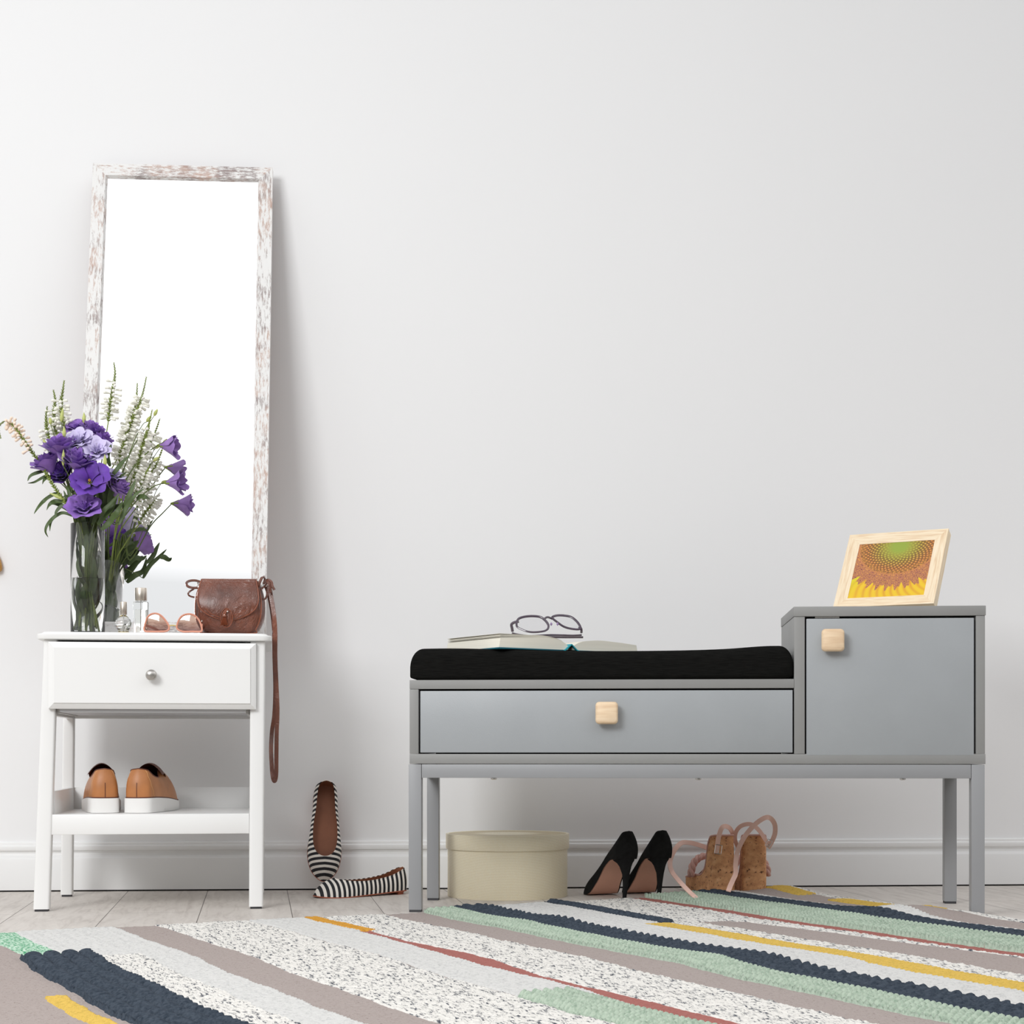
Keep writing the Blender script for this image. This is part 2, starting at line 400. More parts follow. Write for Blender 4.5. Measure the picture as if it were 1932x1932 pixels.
# ------------------------------------------------------------------ setting
mb = MB(); mb.add([(-3.2, 0.6, 0), (3.2, 0.6, 0), (3.2, 4.8, 0), (-3.2, 4.8, 0), (-3.2, 0.6, -.05), (3.2, 0.6, -.05), (3.2, 4.8, -.05), (-3.2, 4.8, -.05)],
       [(0, 1, 2, 3), (4, 7, 6, 5), (0, 4, 5, 1), (1, 5, 6, 2), (2, 6, 7, 3), (3, 7, 4, 0)])
tag(mb.build('floor', M['floor'], smooth=False), kind='structure', label='pale grey washed oak plank floor')
mb = MB(); box(mb, -3.2, 3.2, 0, .12, -.05, 3.3)
wl = mb.build('wall_back', M['wall'], smooth=False); wl.location = (0, 4.455, 0); wl.rotation_euler = (0, 0, WA)
tag(wl, kind='structure', label='plain white painted wall')
prof = [(0, .127), (.005, .127), (.008, .1245), (.0085, .119), (.0125, .1165), (.0135, .111), (.012, .1055), (.007, .1035), (.0055, .098), (.007, .0925), (.0115, .089), (.0155, .086), (.017, .081), (.017, .004), (0, .004)]
mb = MB(); vs = [(x, -d, z) for x in (-3.2, 3.2) for d, z in prof]; n = len(prof)
mb.add(vs, [(k, (k + 1) % n, n + (k + 1) % n, n + k) for k in range(n)] + [tuple(range(n)), tuple(range(2 * n - 1, n - 1, -1))])
bb = mb.build('baseboard_back', M['skirting'], smooth=True, angle=28); bb.location = (0, 4.455, 0); bb.rotation_euler = (0, 0, WA)
tag(bb, kind='structure', label='white moulded skirting board along the wall')
mb = MB(); box(mb, -3.2, 3.2, -.012, 0, 0, .0042)
gp = mb.build('trim_1', M['gap'], smooth=False); gp.location = (0, 4.455, 0); gp.rotation_euler = (0, 0, WA); tag(gp, kind='structure', label='dark joint under the skirting board')

# ------------------------------------------------------------------ rug
def make_rug():
    Cr = np.array([.704, 4.30]); u = np.array([.453, -.8916]); v = np.array([.8916, .453])
    rs = np.random.RandomState(4)
    ds = .0024
    S = np.arange(0, 2.36, ds); T = np.arange(-.02, 2.25, ds)
    s, t = np.meshgrid(S, T, indexing='ij')
    back = np.interp(s, [0, .25, .45, .6, .75, .95, 1.1, 1.5, 2.36], [.0, -.03, -.005, .01, .03, .07, .10, .10, .11])
    back = back + .004 * np.sin(s * 95) * np.sin(s * 23 + 1) + .003 * np.sin(s * 310)
    tt = back + (t - T[0]) * (1 - (back - T[0]) / (T[-1] - T[0]))
    wob = .006 * np.sin(tt * 5.1 + s * 3) + .0035 * np.sin(tt * 13 + s * 7) + .0015 * np.sin(tt * 47 + s * 11)
    q = s + wob
    kind = np.zeros(s.shape, int)
    def st(a, b, k, cond=None):
        m_ = (q >= a) & (q < b)
        if cond is not None: m_ &= cond
        kind[m_] = k
    TA, GR, SK, NV, MI, YE, OR, SA, GN = range(9)
    t_ = tt
    st(-1, .03, SK); st(.03, .085, YE, (t_ < .14) | ((t_ > .26) & (t_ < .62))); st(.02, .09, GN, t_ < back + .018); st(.165, .215, GR)
    st(.215, .285, NV); st(.285, .43, MI); st(.43, .475, SA); st(.475, .685, SK)
    st(.55, .632, TA, t_ > .55)
    thin = .53 - np.clip((t_ - .6) * .08, 0, .05)
    m_ = (q >= thin) & (q < .56) & (t_ > .58); kind[m_] = TA
    st(.685, .722, NV, t_ < .55); st(.69, .735, GN, (t_ > .552) & (t_ < .572)); st(.632, .70, SK, t_ >= .55); st(.70, .765 , YE, t_ >= .55); st(.765, .775, GN, t_ > 1.25)
    st(.722, .89, GR, t_ < .55); st(.765, .89, GR, (t_ >= .55) & (t_ <= 1.25)); st(.775, .89, GR, t_ > 1.25)
    st(.89, .985, NV); st(.985, 1.055, MI); st(1.055, 1.15, TA); st(1.15, 1.31, SK)
    lens = .012 * (1 + .8 * np.sin(t_ * 9)) 
    st(1.298, 1.33, OR, t_ < .40)
    m_ = (q >= 1.312 - lens * .6) & (q < 1.33 + lens) & (t_ >= .40); kind[m_] = SA
    m_ = (q >= 1.33 + np.where(t_ >= .40, lens, 0)) & (q < 1.45); kind[m_] = GR
    m_ = (q >= 1.365) & (q < 1.455) & (t_ > 1.33 ); kind[m_] = MI
    st(1.455, 1.652, SK); st(1.652, 1.745, TA); st(1.745, 1.94, GR)
    st(1.817, 1.91, SK, t_ > .57); st(1.90, 2.015, NV, t_ > .53); st(1.94, 2.005, GN, t_ < .54); st(2.015, 2.36, TA)
    st(2.035, 2.064, YE, t_ > 1.03)
    # relief of each stripe
    def smooth(a, k=1):
        for _ in range(k):
            a = (a + np.roll(a, 1, 0) + np.roll(a, -1, 0) + np.roll(a, 1, 1) + np.roll(a, -1, 1)) / 5
        return a
    nz = smooth(rs.rand(*s.shape), 2) - .5; nz2 = smooth(rs.rand(*s.shape), 12) - .5
    h = np.full(s.shape, .006)
    rib = np.abs(np.sin((t_ + s * .25) * PI / .013))
    h = np.where(kind == GR, .0060 + .0048 * rib * np.where(s < 1, 1, .55) + nz * .003, h)
    h = np.where(kind == SK, .0065 + nz * .007 + .001 * np.abs(np.sin(s * PI / .008)), h)
    h = np.where((kind == TA) | (kind == SA), .0055 + nz * .002, h)
    row = np.floor(q / .0175); bead = np.abs(np.sin(q * PI / .0175)) * np.abs(np.sin((t_ + (row % 2) * .0065 + q * .35) * PI / .013))
    h = np.where(kind == MI, .004 + .0135 * bead ** .7, h)
    row = np.floor(q / .030); kn = np.sqrt(np.abs(np.sin(q * PI / .030))) * np.abs(np.sin((t_ + (row % 2) * .013 + q * .45 + .002 * np.sin(t_ * 61 + row)) * PI / .026))
    h = np.where(kind == NV, .0055 + .0125 * kn ** .6 + nz * .0025, h)
    h = np.where((kind == YE) | (kind == OR), .0065 + .003 * np.abs(np.sin((t_ + q * .8) * PI / .012)) + nz * .002, h)
        # lie of the cloth
    z = h + .022 * np.exp(-((s - .14) / .10) ** 2 - ((t_ - .64) / .10) ** 2) + .014 * np.exp(-((s - .04) / .10) ** 2 - ((t_ - .02) / .10) ** 2) \
        + .006 * np.exp(-((s - .9) / .12) ** 2 - ((t_ - .45) / .08) ** 2) + .006 * np.exp(-((s - .95) / .14) ** 2 - ((t_ - 1.15) / .10) ** 2)
    z[0, :] = .0006; z[-1, :] = .0006; z[:, 0] = .0006; z[:, -1] = .0006
    X = Cr[0] - v[0] * s + u[0] * t_; Y = Cr[1] - v[1] * s + u[1] * t_
    ns, ntt = s.shape
    co = np.stack([s, -t_, z], -1).reshape(-1, 3).astype(np.float32)
    idx = np.arange(ns * ntt).reshape(ns, ntt)
    f = np.stack([idx[:-1, :-1], idx[:-1, 1:], idx[1:, 1:], idx[1:, :-1]], -1).reshape(-1, 4)
    me = bpy.data.meshes.new('rug'); nf = len(f)
    me.vertices.add(len(co)); me.vertices.foreach_set('co', co.ravel())
    me.loops.add(nf * 4); me.loops.foreach_set('vertex_index', f.ravel().astype(np.int32))
    me.polygons.add(nf); me.polygons.foreach_set('loop_start', (np.arange(nf) * 4).astype(np.int32))
    me.polygons.foreach_set('loop_total', np.full(nf, 4, np.int32))
    for m_ in RUG: me.materials.append(m_)
    me.polygons.foreach_set('material_index', kind[:-1, :-1].ravel().astype(np.int32))
    me.polygons.foreach_set('use_smooth', np.ones(nf, bool))
    me.update(); me.validate()
    o = bpy.data.objects.new('rug', me); C.objects.link(o)
    # local x = -v , local y = -u
    o.matrix_world = Matrix(((-v[0], -u[0], 0, Cr[0]), (-v[1], -u[1], 0, Cr[1]), (0, 0, 1, 0), (0, 0, 0, 1)))
    tag(o, 'woven rug with navy, mint, yellow, salmon, taupe and speckled stripes on the floor', 'rug')
make_rug()

# ------------------------------------------------------------------ nightstand
NSY = R(8.0)
ns = thing('nightstand', 'white wooden nightstand with one drawer and a low open shelf', 'nightstand', ((281.5 - CX) / F * 3.845, 3.845, 0), NSY)
NS0 = np.array(ns.location); NSR = np.array([[math.cos(NSY), -math.sin(NSY)], [math.sin(NSY), math.cos(NSY)]])
def nsw(x, y, z): q = NSR @ np.array([x, y]); return np.array([NS0[0] + q[0], NS0[1] + q[1], z])
k_ = 3.845 / F
def zx(py): return H - (py - HZ) * k_
def lx(px): return (px - 281.5) * k_
TOPZ = zx(1193.5); DEP = .42
# top with stepped, rounded edge
def rrect(x0, x1, y0, y1, r, n=6):
    o = []
    for (cx, cy, a0) in ((x1 - r, y1 - r, 0), (x0 + r, y1 - r, 90), (x0 + r, y0 + r, 180), (x1 - r, y0 + r, 270)):
        for k in range(n + 1):
            a = R(a0 + 90 * k / n); o.append((cx + r * math.cos(a), cy + r * math.sin(a)))
    return o
mb = MB(); X0, X1 = lx(75), lx(511); rings = []
for ins, z in ((.006, zx(1208.5)), (.001, zx(1207)), (0, zx(1204)), (0, zx(1199)), (.002, zx(1197.3)), (.009, zx(1196.6)), (.0105, zx(1195)), (.013, TOPZ)):
    rings.append([(x, y, z) for x, y in rrect(X0 + ins, X1 - ins, -.014 + ins, DEP + .012 - ins, .026 - ins * .5)])
loft(mb, rings); mb.build('tabletop', M['white_wood'], ns, angle=30)
def legm(px0t, px1t, px0b, px1b, y0, y1, ztop, name='leg'):
    a0, a1, b0, b1 = lx(px0t), lx(px1t), lx(px0b), lx(px1b)
    def fn(c):
        t = c.z / ztop; x = (b0 + (a0 - b0) * t) + (c.x) * ((b1 - b0) + ((a1 - a0) - (b1 - b0)) * t); return (x, c.y, c.z)
    m_ = MB(); box(m_, 0, 1, y0, y1, .006, ztop, 0)
    m2 = MB()
    bm = bmesh.new(); bmesh.ops.create_cube(bm, size=1)
    for v in bm.verts:
        z = .005 if v.co.z < 0 else ztop; t = z / ztop
        xx0 = b0 + (a0 - b0) * t; xx1 = b1 + (a1 - b1) * t
        v.co = Vector((xx0 if v.co.x < 0 else xx1, y0 if v.co.y < 0 else y1, z))
    bmesh.ops.bevel(bm, geom=[e_ for e_ in bm.edges if abs(e_.verts[0].co.z - e_.verts[1].co.z) > .1], offset=.005, segments=3, profile=.5, affect='EDGES')
    bm.verts.index_update(); m2.add([tuple(v.co) for v in bm.verts], [[v.index for v in f.verts] for f in bm.faces]); bm.free()
    lg = m2.build(name, M['white_wood'], ns)
    pd = MB(); box(pd, b0 + .003, b1 - .003, y0 + .003, y1 - .003, 0, .0052, 0); pd.build('foot_pad', M['rubber'], lg, smooth=False)
ZL = zx(1209)
legm(88, 113, 68.5, 97.5, 0, .034, ZL)
legm(470, 498, 467.5, 494, 0, .034, ZL)
legm(86, 108, 79, 103, DEP - .032, DEP, ZL)
legm(474, 497, 470, 494, DEP - .032, DEP, ZL)
# aprons
mb = MB(); box(mb, lx(91), lx(91) + .016, .03, DEP - .03, zx(1350), ZL); mb.build('side_apron', M['white_wood'], ns, smooth=False)
mb = MB(); box(mb, lx(492) - .016, lx(492), .03, DEP - .03, zx(1350), ZL); mb.build('side_apron', M['white_wood'], ns, smooth=False)
mb = MB(); box(mb, lx(108), lx(476), DEP - .024, DEP - .008, zx(1350), ZL); mb.build('back_apron', M['white_wood'], ns, smooth=False)
# drawer: bevelled front and box
mb = MB()
def rect(a, b, c, d, y): return [(a, y, c), (b, y, c), (b, y, d), (a, y, d)]
DX0, DX1, DZ0, DZ1 = lx(97.5), lx(481), zx(1338), zx(1212.8)
loft(mb, [rect(DX0 + i, DX1 - i, DZ0 + i, DZ1 - i, y) for i, y in ((0, -.002), (0, -.011), (.0012, -.012), (.0105, -.0175), (.0118, -.0178), (.0128, -.0205), (.0135, -.021))])
dr = mb.build('drawer', M['white_wood'], ns, angle=12)
mb = MB(); box(mb, lx(117), lx(462), .0, DEP - .05, zx(1344), zx(1218)); mb.build('drawer_box', mat('drawer_box_grey', (.5, .5, .51), .6), dr, smooth=False)
mb = MB(); box(mb, lx(112), lx(117) , .01, DEP - .06, zx(1346), zx(1334)); mb.build('drawer_runner', M['steel'], dr, smooth=False)
mb = MB(); box(mb, lx(462), lx(467), .01, DEP - .06, zx(1346), zx(1334)); mb.build('drawer_runner', M['steel'], dr, smooth=False)
mb = MB(); kx, kz = lx(287.5), zx(1275)
ring = []
for y, r in ((0, .006), (.006, .0055), (.009, .0075), (.012, .0118), (.016, .0128), (.020, .0118), (.023, .008), (.0242, .003)):
    ring.append([(kx + r * math.cos(2*PI*k/32), -.021 - y, kz + r * math.sin(2*PI*k/32)) for k in range(32)])
loft(mb, ring); kb = mb.build('knob', M['steel'], dr, angle=60); kb['label'] = 'round brushed steel knob'
# shelf
SZ = zx(1536)
mb = MB()
box(mb, lx(101), lx(468), .004, .020, zx(1574), SZ, .0012); mb.build('shelf_rail', M['white_wood'], ns)
mb = MB(); box(mb, lx(100), lx(470), .0205, DEP - .02, SZ - .014, SZ - .0006); mb.build('shelf', M['white_wood'], ns, smooth=False)
mb = MB(); box(mb, lx(103), lx(472), DEP - .0195, DEP - .004, SZ - .02, SZ + .052, .001); mb.build('shelf_back_rail', M['white_wood'], ns)
for a in (lx(99), lx(480)):
    mb = MB(); box(mb, a - .009, a + .007, .035, DEP - .033, SZ - .02, SZ + .052, .001); mb.build('shelf_side_rail', M['white_wood'], ns)

# ------------------------------------------------------------------ mirror
top = np.array([-.8435, 4.362, 1.8565]); lean = .2675
bot = top + lean * np.array([WK, -1, 0]); bot[2] = TOPZ + .0045
mr = thing('mirror', 'tall leaning mirror in a distressed white wooden frame standing on the nightstand', 'mirror', bot)
LM = float(np.linalg.norm(top - bot)); mr.rotation_euler = (-math.asin(lean / LM), 0, WA)
HWm, FW, TH = .2275, .037, .018
def mitre(mbx, o, i, mi):
    # o: outer corners pair, i: inner corner pair; front at y=-TH, back y=0, with a small inner bevel
    (ax, az), (bx_, bz) = o; (cx, cz), (dx, dz) = i
    l = .12; ex, ez = cx + (ax - cx) * l, cz + (az - cz) * l; gx, gz = dx + (bx_ - dx) * l, dz + (bz - dz) * l
    vs = [(ax, 0, az), (bx_, 0, bz), (dx, 0, dz), (cx, 0, cz), (ax, -TH, az), (bx_, -TH, bz), (gx, -TH, gz), (ex, -TH, ez), (dx, -TH * .55, dz), (cx, -TH * .55, cz)]
    mbx.add(vs, [(0, 1, 2, 3), (4, 7, 6, 5), (0, 4, 5, 1), (1, 5, 6, 8, 2), (2, 8, 9, 3), (3, 9, 7, 4, 0), (7, 9, 8, 6)], mi)
W_, h0, h1 = HWm, 0, LM
OC = [(-W_, h0), (W_, h0), (W_, h1), (-W_, h1)]; IC = [(-W_ + FW, h0 + FW), (W_ - FW, h0 + FW), (W_ - FW, h1 - FW), (-W_ + FW, h1 - FW)]
mb = MB()
for a in range(4): mitre(mb, (OC[a], OC[(a + 1) % 4]), (IC[a], IC[(a + 1) % 4]), 1 if a in (0, 2) else 0)
mb.build('frame', [M['dist_v'], M['dist_h']], mr, smooth=False)
mb = MB(); box(mb, -W_ + FW - .004, W_ - FW + .004, -.009, -.004, FW - .004, h1 - FW + .004); mb.build('mirror_glass', M['mirror'], mr, smooth=False)
mb = MB(); box(mb, -W_ + .01, W_ - .01, -.0035, .002, .01, h1 - .01); mb.build('back_board', M['lining'], mr, smooth=False)

# ------------------------------------------------------------------ bench cabinet
BL = P(771, 1415, 3.80); BR = P(1858, 1415, 3.708)
BA = math.atan2(BR[1] - BL[1], BR[0] - BL[0]); BW = float(np.hypot(*(BR - BL)[:2]))
bn = thing('bench_cabinet', 'long grey storage bench with a wide drawer and a taller cupboard at its right end', 'bench', (BL[0], BL[1], 0), BA)
B0 = BL.copy(); bd = np.array([math.cos(BA), math.sin(BA)])
def bu(px, off=0.0):  # distance along the bench front of the point seen at column px
    k = (px - CX) / F
    return (k * (B0[1]) - B0[0]) / (bd[0] - k * bd[1])
def bz(px, py):
    return H + (HZ - py) / F * (B0[1] + bu(px) * bd[1])
def bw(x, y, z): return np.array([B0[0] + bd[0] * x - bd[1] * y, B0[1] + bd[1] * x + bd[0] * y, z])
BD = .33
zt = bz(790, 1283); zt2 = bz(790, 1300); zb1 = bz(790, 1422.5); zb0 = bz(790, 1441); zf1 = bz(790, 1443); zf0 = bz(790, 1467.5)
xl = .002; xr = bu(1859.5); xdv0, xdv1 = bu(1498.5), bu(1518.5); xrp = bu(1841.5)
ztt = bz(1600, 1144); ztb = bz(1600, 1162.5)
def part(nm, m_, *a, bev=.0008, parent=None, **k):
    q = MB(); box(q, *a, bev=bev, **k); return q.build(nm, m_, parent or bn, angle=30)
part('seat_board', M['grey_frame'], xl, xdv0 - .0003, 0, BD, zt2, zt)
part('bottom_board', M['grey_frame'], xl, xr, 0, BD, zb0, zb1)
part('side_panel', M['grey_frame'], xl, bu(789.5), 0.0005, BD, zb1 + .0004, zt2 - .0004)
part('divider_panel', M['grey_frame'], xdv0, xdv1, 0.0005, BD, zb1 + .0004, ztb - .0004)
part('side_panel', M['grey_frame'], xrp, xr - .001, 0.0005, BD, zb1 + .0004, ztb - .0004)
part('cupboard_top', M['grey_frame'], xdv0 - .001, xr + .0005, -.001, BD, ztb, ztt)
q = MB(); box(q, bu(789.5) + .001, xdv0 - .001, BD - .01, BD - .004, zb1, zt2); box(q, xdv1 + .001, xrp - .001, BD - .01, BD - .004, zb1, ztb)
q.build('back_panel', M['shade_inside'], bn, smooth=False)
q = MB(); box(q, bu(793), xdv0 - .004, .020, .26, zb1 + .006, zt2 - .008)
dz0, dz1 = bz(800, 1420), bz(800, 1303.6)
dw = part('drawer', M['grey_door'], bu(793), bu(1495.4), -.0005, .018, dz0, dz1, bev=.001)
q.build('drawer_box', M['shade_inside'], dw, smooth=False)
dd = part('door', M['grey_door'], bu(1521.6), bu(1837.5), -.0005, .018, bz(1700, 1425), bz(1700, 1166.3), bev=.001)
part('latch', M['silver'], bu(1538), bu(1584), .004, .03, bz(1700, 1165), ztb - .0003, bev=0)
def sqknob(px, py, parent, nm='knob'):
    u0, z0 = bu(px), bz(px, py); q = MB()
    rings = []
    def rr(hs, r, y):
        return [(u0 + x, y, z0 + z) for x, z in rrect(-hs, hs, -hs, hs, r, 6)]
    for hs, r, y in ((.009, .005, -.0006), (.009, .005, -.010), (.021, .007, -.0115), (.0245, .0085, -.015), (.0248, .0085, -.021), (.0235, .009, -.0265), (.020, .008, -.029)):
        rings.append(rr(hs, r, y))
    loft(q, rings); o = q.build(nm, M['pale_wood'], parent, angle=50); o['label'] = 'square pale wooden knob'
sqknob(1145, 1345.5, dw); sqknob(1569.5, 1209, dd)
# base
lw = .0285
zf1s = zb0 - .0012
for (x0, y0) in ((0, 0), (BW - lw, 0), (.004, BD - lw), (BW - lw - .004, BD - lw)):
    q = MB(); box(q, x0, x0 + lw, y0, y0 + lw, .005, zf1s if y0 == 0 else zf0 + .02, .0012); lg = q.build('leg', M['grey_metal'], bn)
    q = MB(); box(q, x0 + .001, x0 + lw - .001, y0 + .001, y0 + lw - .001, 0, .0052); q.build('foot_pad', M['rubber'], lg, smooth=False)
part('base_rail', M['grey_metal'], lw + .0008, BW - lw - .0008, .0008, .026, zf0, zf1s)
part('base_rail', M['grey_metal'], .004, BW - .004, BD - .026, BD - .0005, zf0 + .0205, zf1s)
part('base_rail', M['grey_metal'], .0015, .026, lw + .0005, BD - .027, zf0 + .002, zf1s)
part('base_rail', M['grey_metal'], BW - .026, BW - .0015, lw + .0005, BD - .027, zf0 + .002, zf1s)
for px in (931, 1318, 1705):
    q = MB(); lathe(q, [(.002, zf0), (.007, zf0 - .0004), (.007, zf0 - .003), (.004, zf0 - .0042)], 20, (bu(px), .013)); q.build('screw', M['silver'], bn)

# cushion
def cushion():
    q = MB(); x0, x1 = .002, bu(1497.5); y0, y1 = -.006, BD - .01; zb = zt + .0006
    nx, m_ = 90, 40
    zT = lambda u_: spl([0, .08, .35, .6, .82, .95, 1], [.0700, .0710, .0655, .0635, .067, .0735, .073], u_)
    rings = []
    for i in range(nx + 1):
        u_ = i / nx; x = x0 + (x1 - x0) * (1 - math.cos(PI * u_)) / 2; uu = (x - x0) / (x1 - x0)
        e_ = min(x - x0, x1 - x); k = min(1, e_ / .030); rnd = math.sqrt(max(0, 1 - (1 - k) ** 2))
        hh = float(zT(uu)); top_ = zb + hh * (.42 + .58 * rnd); bo = zb + hh * .10 * (1 - rnd)
        iy = .016 * (1 - rnd)
        ring = []
        for (cy, cz, a0) in ((1, 1, 0), (-1, 1, 90), (-1, -1, 180), (1, -1, 270)):
            r_ = (.024 if cz > 0 else .010) * (.35 + .65 * rnd)
            ccy = (y1 - iy - r_) if cy > 0 else (y0 + iy + r_); ccz = (top_ - r_) if cz > 0 else bo + r_
            for k2 in range(8):
                a = R(a0 + 90 * k2 / 7); ring.append((x, ccy + r_ * math.cos(a), ccz + r_ * math.sin(a)))
        rings.append(ring)
    loft(q, rings)
    o = q.build('seat_cushion', M['linen'], angle=180); o.location = (B0[0], B0[1], 0); o.rotation_euler = (0, 0, BA)
    tag(o, 'long black linen seat cushion lying on the grey bench', 'cushion')
cushion()
CZ = zt + .0006 + .0665

# ------------------------------------------------------------------ open book and eyeglasses
bk0 = P(1076, 1226, 3.885); BKA = R(34)
bz0 = CZ + .0018
book = thing('open_book', 'open hardback book with teal cover lying on the black cushion', 'book', (bk0[0], bk0[1], bz0), BKA)
PW, PH = .192, .222
def block(sign, prof, nm):
    q = MB(); xs = np.linspace(0, 1, 22); rows = []
    for y in (0.0, PH):
        rows.append([(sign * (.010 + (PW - .010) * x), y, float(prof(x))) for x in xs])
    top = lambda x: float(prof(x)); vs = []; 
    for y in (0.0, PH):
        for x in xs:
            vs.append((sign * (.006 + (PW - .006) * x), y, top(x))); vs.append((sign * (.006 + (PW + .004 - .006) * x + .000), y, .0035))
    n2 = len(xs); f = []
    for i in range(n2 - 1):
        a, b_, c, d = 2 * i, 2 * i + 1, 2 * i + 2, 2 * i + 3; o = 2 * n2
        f += [(a, c, d, b_), (a + o, b_ + o, d + o, c + o), (a, a + o, c + o, c), (b_, d, d + o, b_ + o)]
    f += [(0, 1, 2 * n2 + 1, 2 * n2), (2 * n2 - 2, 4 * n2 - 2, 4 * n2 - 1, 2 * n2 - 1)]
    q.add(vs, f); return q.build(nm, M['pages'], book, angle=40)
pl = lambda x: spl([0, .08, .25, .6, 1], [.012, .022, .0285, .0275, .0245], x)
prr = lambda x: spl([0, .1, .3, .7, 1], [.012, .021, .027, .0255, .021], x)
block(-1, pl, 'page_block'); block(1, prr, 'page_block')
# loose sheets fanning off the left block
q = MB(); xs = np.linspace(.10, 1, 14); base_ = [float(pl(x)) + .0002 for x in xs]
for k in range(6):
    th_ = .0008 if k < 4 else .0005; gp_ = .0004 + .0003 * (k % 3); lo = [b_ + gp_ * max(0, (x - .45)) * 2.2 for b_, x in zip(base_, xs)]; hi = [l_ + th_ * min(1, (x - .08) * 3) + .00005 for l_, x in zip(lo, xs)]
    ex = .003 * ((k * 7) % 4) / 3 - .0015
    vs = []
    for x, a, b_ in zip(xs, lo, hi):
        X_ = -(.006 + (PW - .006 + ex) * x)
        vs += [(X_, .0006 * (k % 2), a), (X_, .0006 * (k % 2), b_), (X_, PH, b_), (X_, PH, a)]
    q.add(vs, [(4 * i + c_, 4 * i + 4 + c_, 4 * i + 4 + (c_ + 1) % 4, 4 * i + (c_ + 1) % 4) for i in range(len(xs) - 1) for c_ in range(4)] + [(0, 1, 2, 3), (4 * len(xs) - 1, 4 * len(xs) - 2, 4 * len(xs) - 3, 4 * len(xs) - 4)])
    base_ = hi
q.build('loose_pages', M['pages'], book)
q = MB()
box(q, -PW - .008, -.018, -.005, PH + .005, 0, .003, .0008); box(q, .018, PW + .008, -.005, PH + .005, 0, .003, .0008)
q.build('cover', M['teal'], book)
q = MB()
for s_ in (-1, 1): ribbon(q, [(s_ * .022, PH / 2, .0012), (s_ * .015, PH / 2, .0035), (0, PH / 2, .016)], PH + .012, .0024, nrm=(s_ * .5, 0, 1))
sp2 = q.build('spine', M['teal_bright'], book, angle=20)
q = MB()
q.add([(-.011, .004, .0042), (.011, .004, .0042), (0, .004, .0145), (-.011, PH, .0042), (.011, PH, .0042), (0, PH, .0145)], [(0, 1, 2), (3, 5, 4), (0, 3, 4, 1), (1, 4, 5, 2), (2, 5, 3, 0)])
q.build('spine_lining', mat('spine_dark_paper', lin(86, 66, 46), .8), book, smooth=False)

GZ = bz0 + .0325
def eyeglasses():
    Yc = 3.925; gb = P(1030, 1203, Yc); g = thing('eyeglasses', 'dark plum-framed eyeglasses folded on the open book', 'glasses', (gb[0], gb[1], GZ))
    def L(px, py, dy=0):
        Yq = Yc + .0 + (1196 - py) * .0009 + dy; p = P(px, py, Yq); p[2] -= .000; return p - np.array([gb[0], gb[1], GZ]) + np.array([0, 0, .0045])
    rimL = [(975, 1185), (977, 1173), (986, 1168), (1003, 1166), (1020, 1168), (1031, 1177), (1035, 1186), (1030, 1193), (1016, 1196), (1000, 1196), (986, 1192)]
    rimR = [(1042, 1169), (1050, 1165), (1064, 1165), (1078, 1168), (1089, 1177), (1095, 1187), (1092, 1191), (1078, 1190), (1064, 1186), (1052, 1178)]
    for i, rm in enumerate((rimL, rimR)):
        dy = .0 if i == 0 else .012
        pts = catmull([L(x, y, dy) for x, y in rm], 6, True)
        q = MB(); tube(q, pts, .0029, 8, True, flat=.8); fr = q.build('rim', M['plastic_dark'], g)
        q = MB(); c = pts.mean(0); q.add([c] + list(pts), [(0, 1 + k, 1 + (k + 1) % len(pts)) for k in range(len(pts))]); q.build('lens', M['lens_clear'], g)
    q = MB(); tube(q, catmull([L(1026, 1172), L(1033, 1168, .004), L(1042, 1171, .012)], 5), .0026, 8); q.build('bridge', M['plastic_dark'], g)
    q = MB(); tube(q, catmull([L(979, 1176), L(970, 1178, .003), L(965, 1182, .008), L(966, 1189, .016), L(967, 1195, .024)], 5), [.0034] * 21, 8); q.build('end_piece', M['plastic_dark'], g)
    q = MB(); tube(q, catmull([L(1092, 1187, .012), L(1096, 1189, .016), L(1097, 1193, .02), L(1097, 1197, .028)], 5), .0030, 8); q.build('end_piece', M['plastic_dark'], g)
    z0 = np.array([0, 0, 1])
    def low(px, Yq, z): return np.array([(px - CX) / F * Yq - gb[0], Yq - gb[1], z])
    q = MB(); tube(q, catmull([low(966, 3.95, .011), low(980, 3.955, .0075), low(1010, 3.965, .004), (low(1060, 3.975, .003)), low(1100, 3.98, .0035)], 6) + np.array([0, 0, .003]), .0032, 8, flat=.8); q.build('temple', M['plastic_dark'], g)
    q = MB(); tube(q, catmull([low(1097, 3.965, .0075), low(1080, 3.96, .006), low(1040, 3.95, .0065), low(1000, 3.945, .004), low(975, 3.94, .004)], 6) + np.array([0, 0, .003]), .0032, 8, flat=.8); q.build('temple', M['plastic_dark'], g)
    q = MB(); q.add([(0,0,0)], []) if False else None
    for px in (1040, 1052):
        q = MB(); c = L(px, 1181, .010); lathe(q, [(.0005, -.004), (.0022, -.002), (.0026, 0), (.0022, .002), (.0005, .004)], 12, (0, 0), sy=.5)
        o = q.build('nose_pad', M['pet_pale'] if False else mat('plum_pad', lin(150, 128, 168), .3), g); o.location = tuple(float(v) for v in c)
eyeglasses()

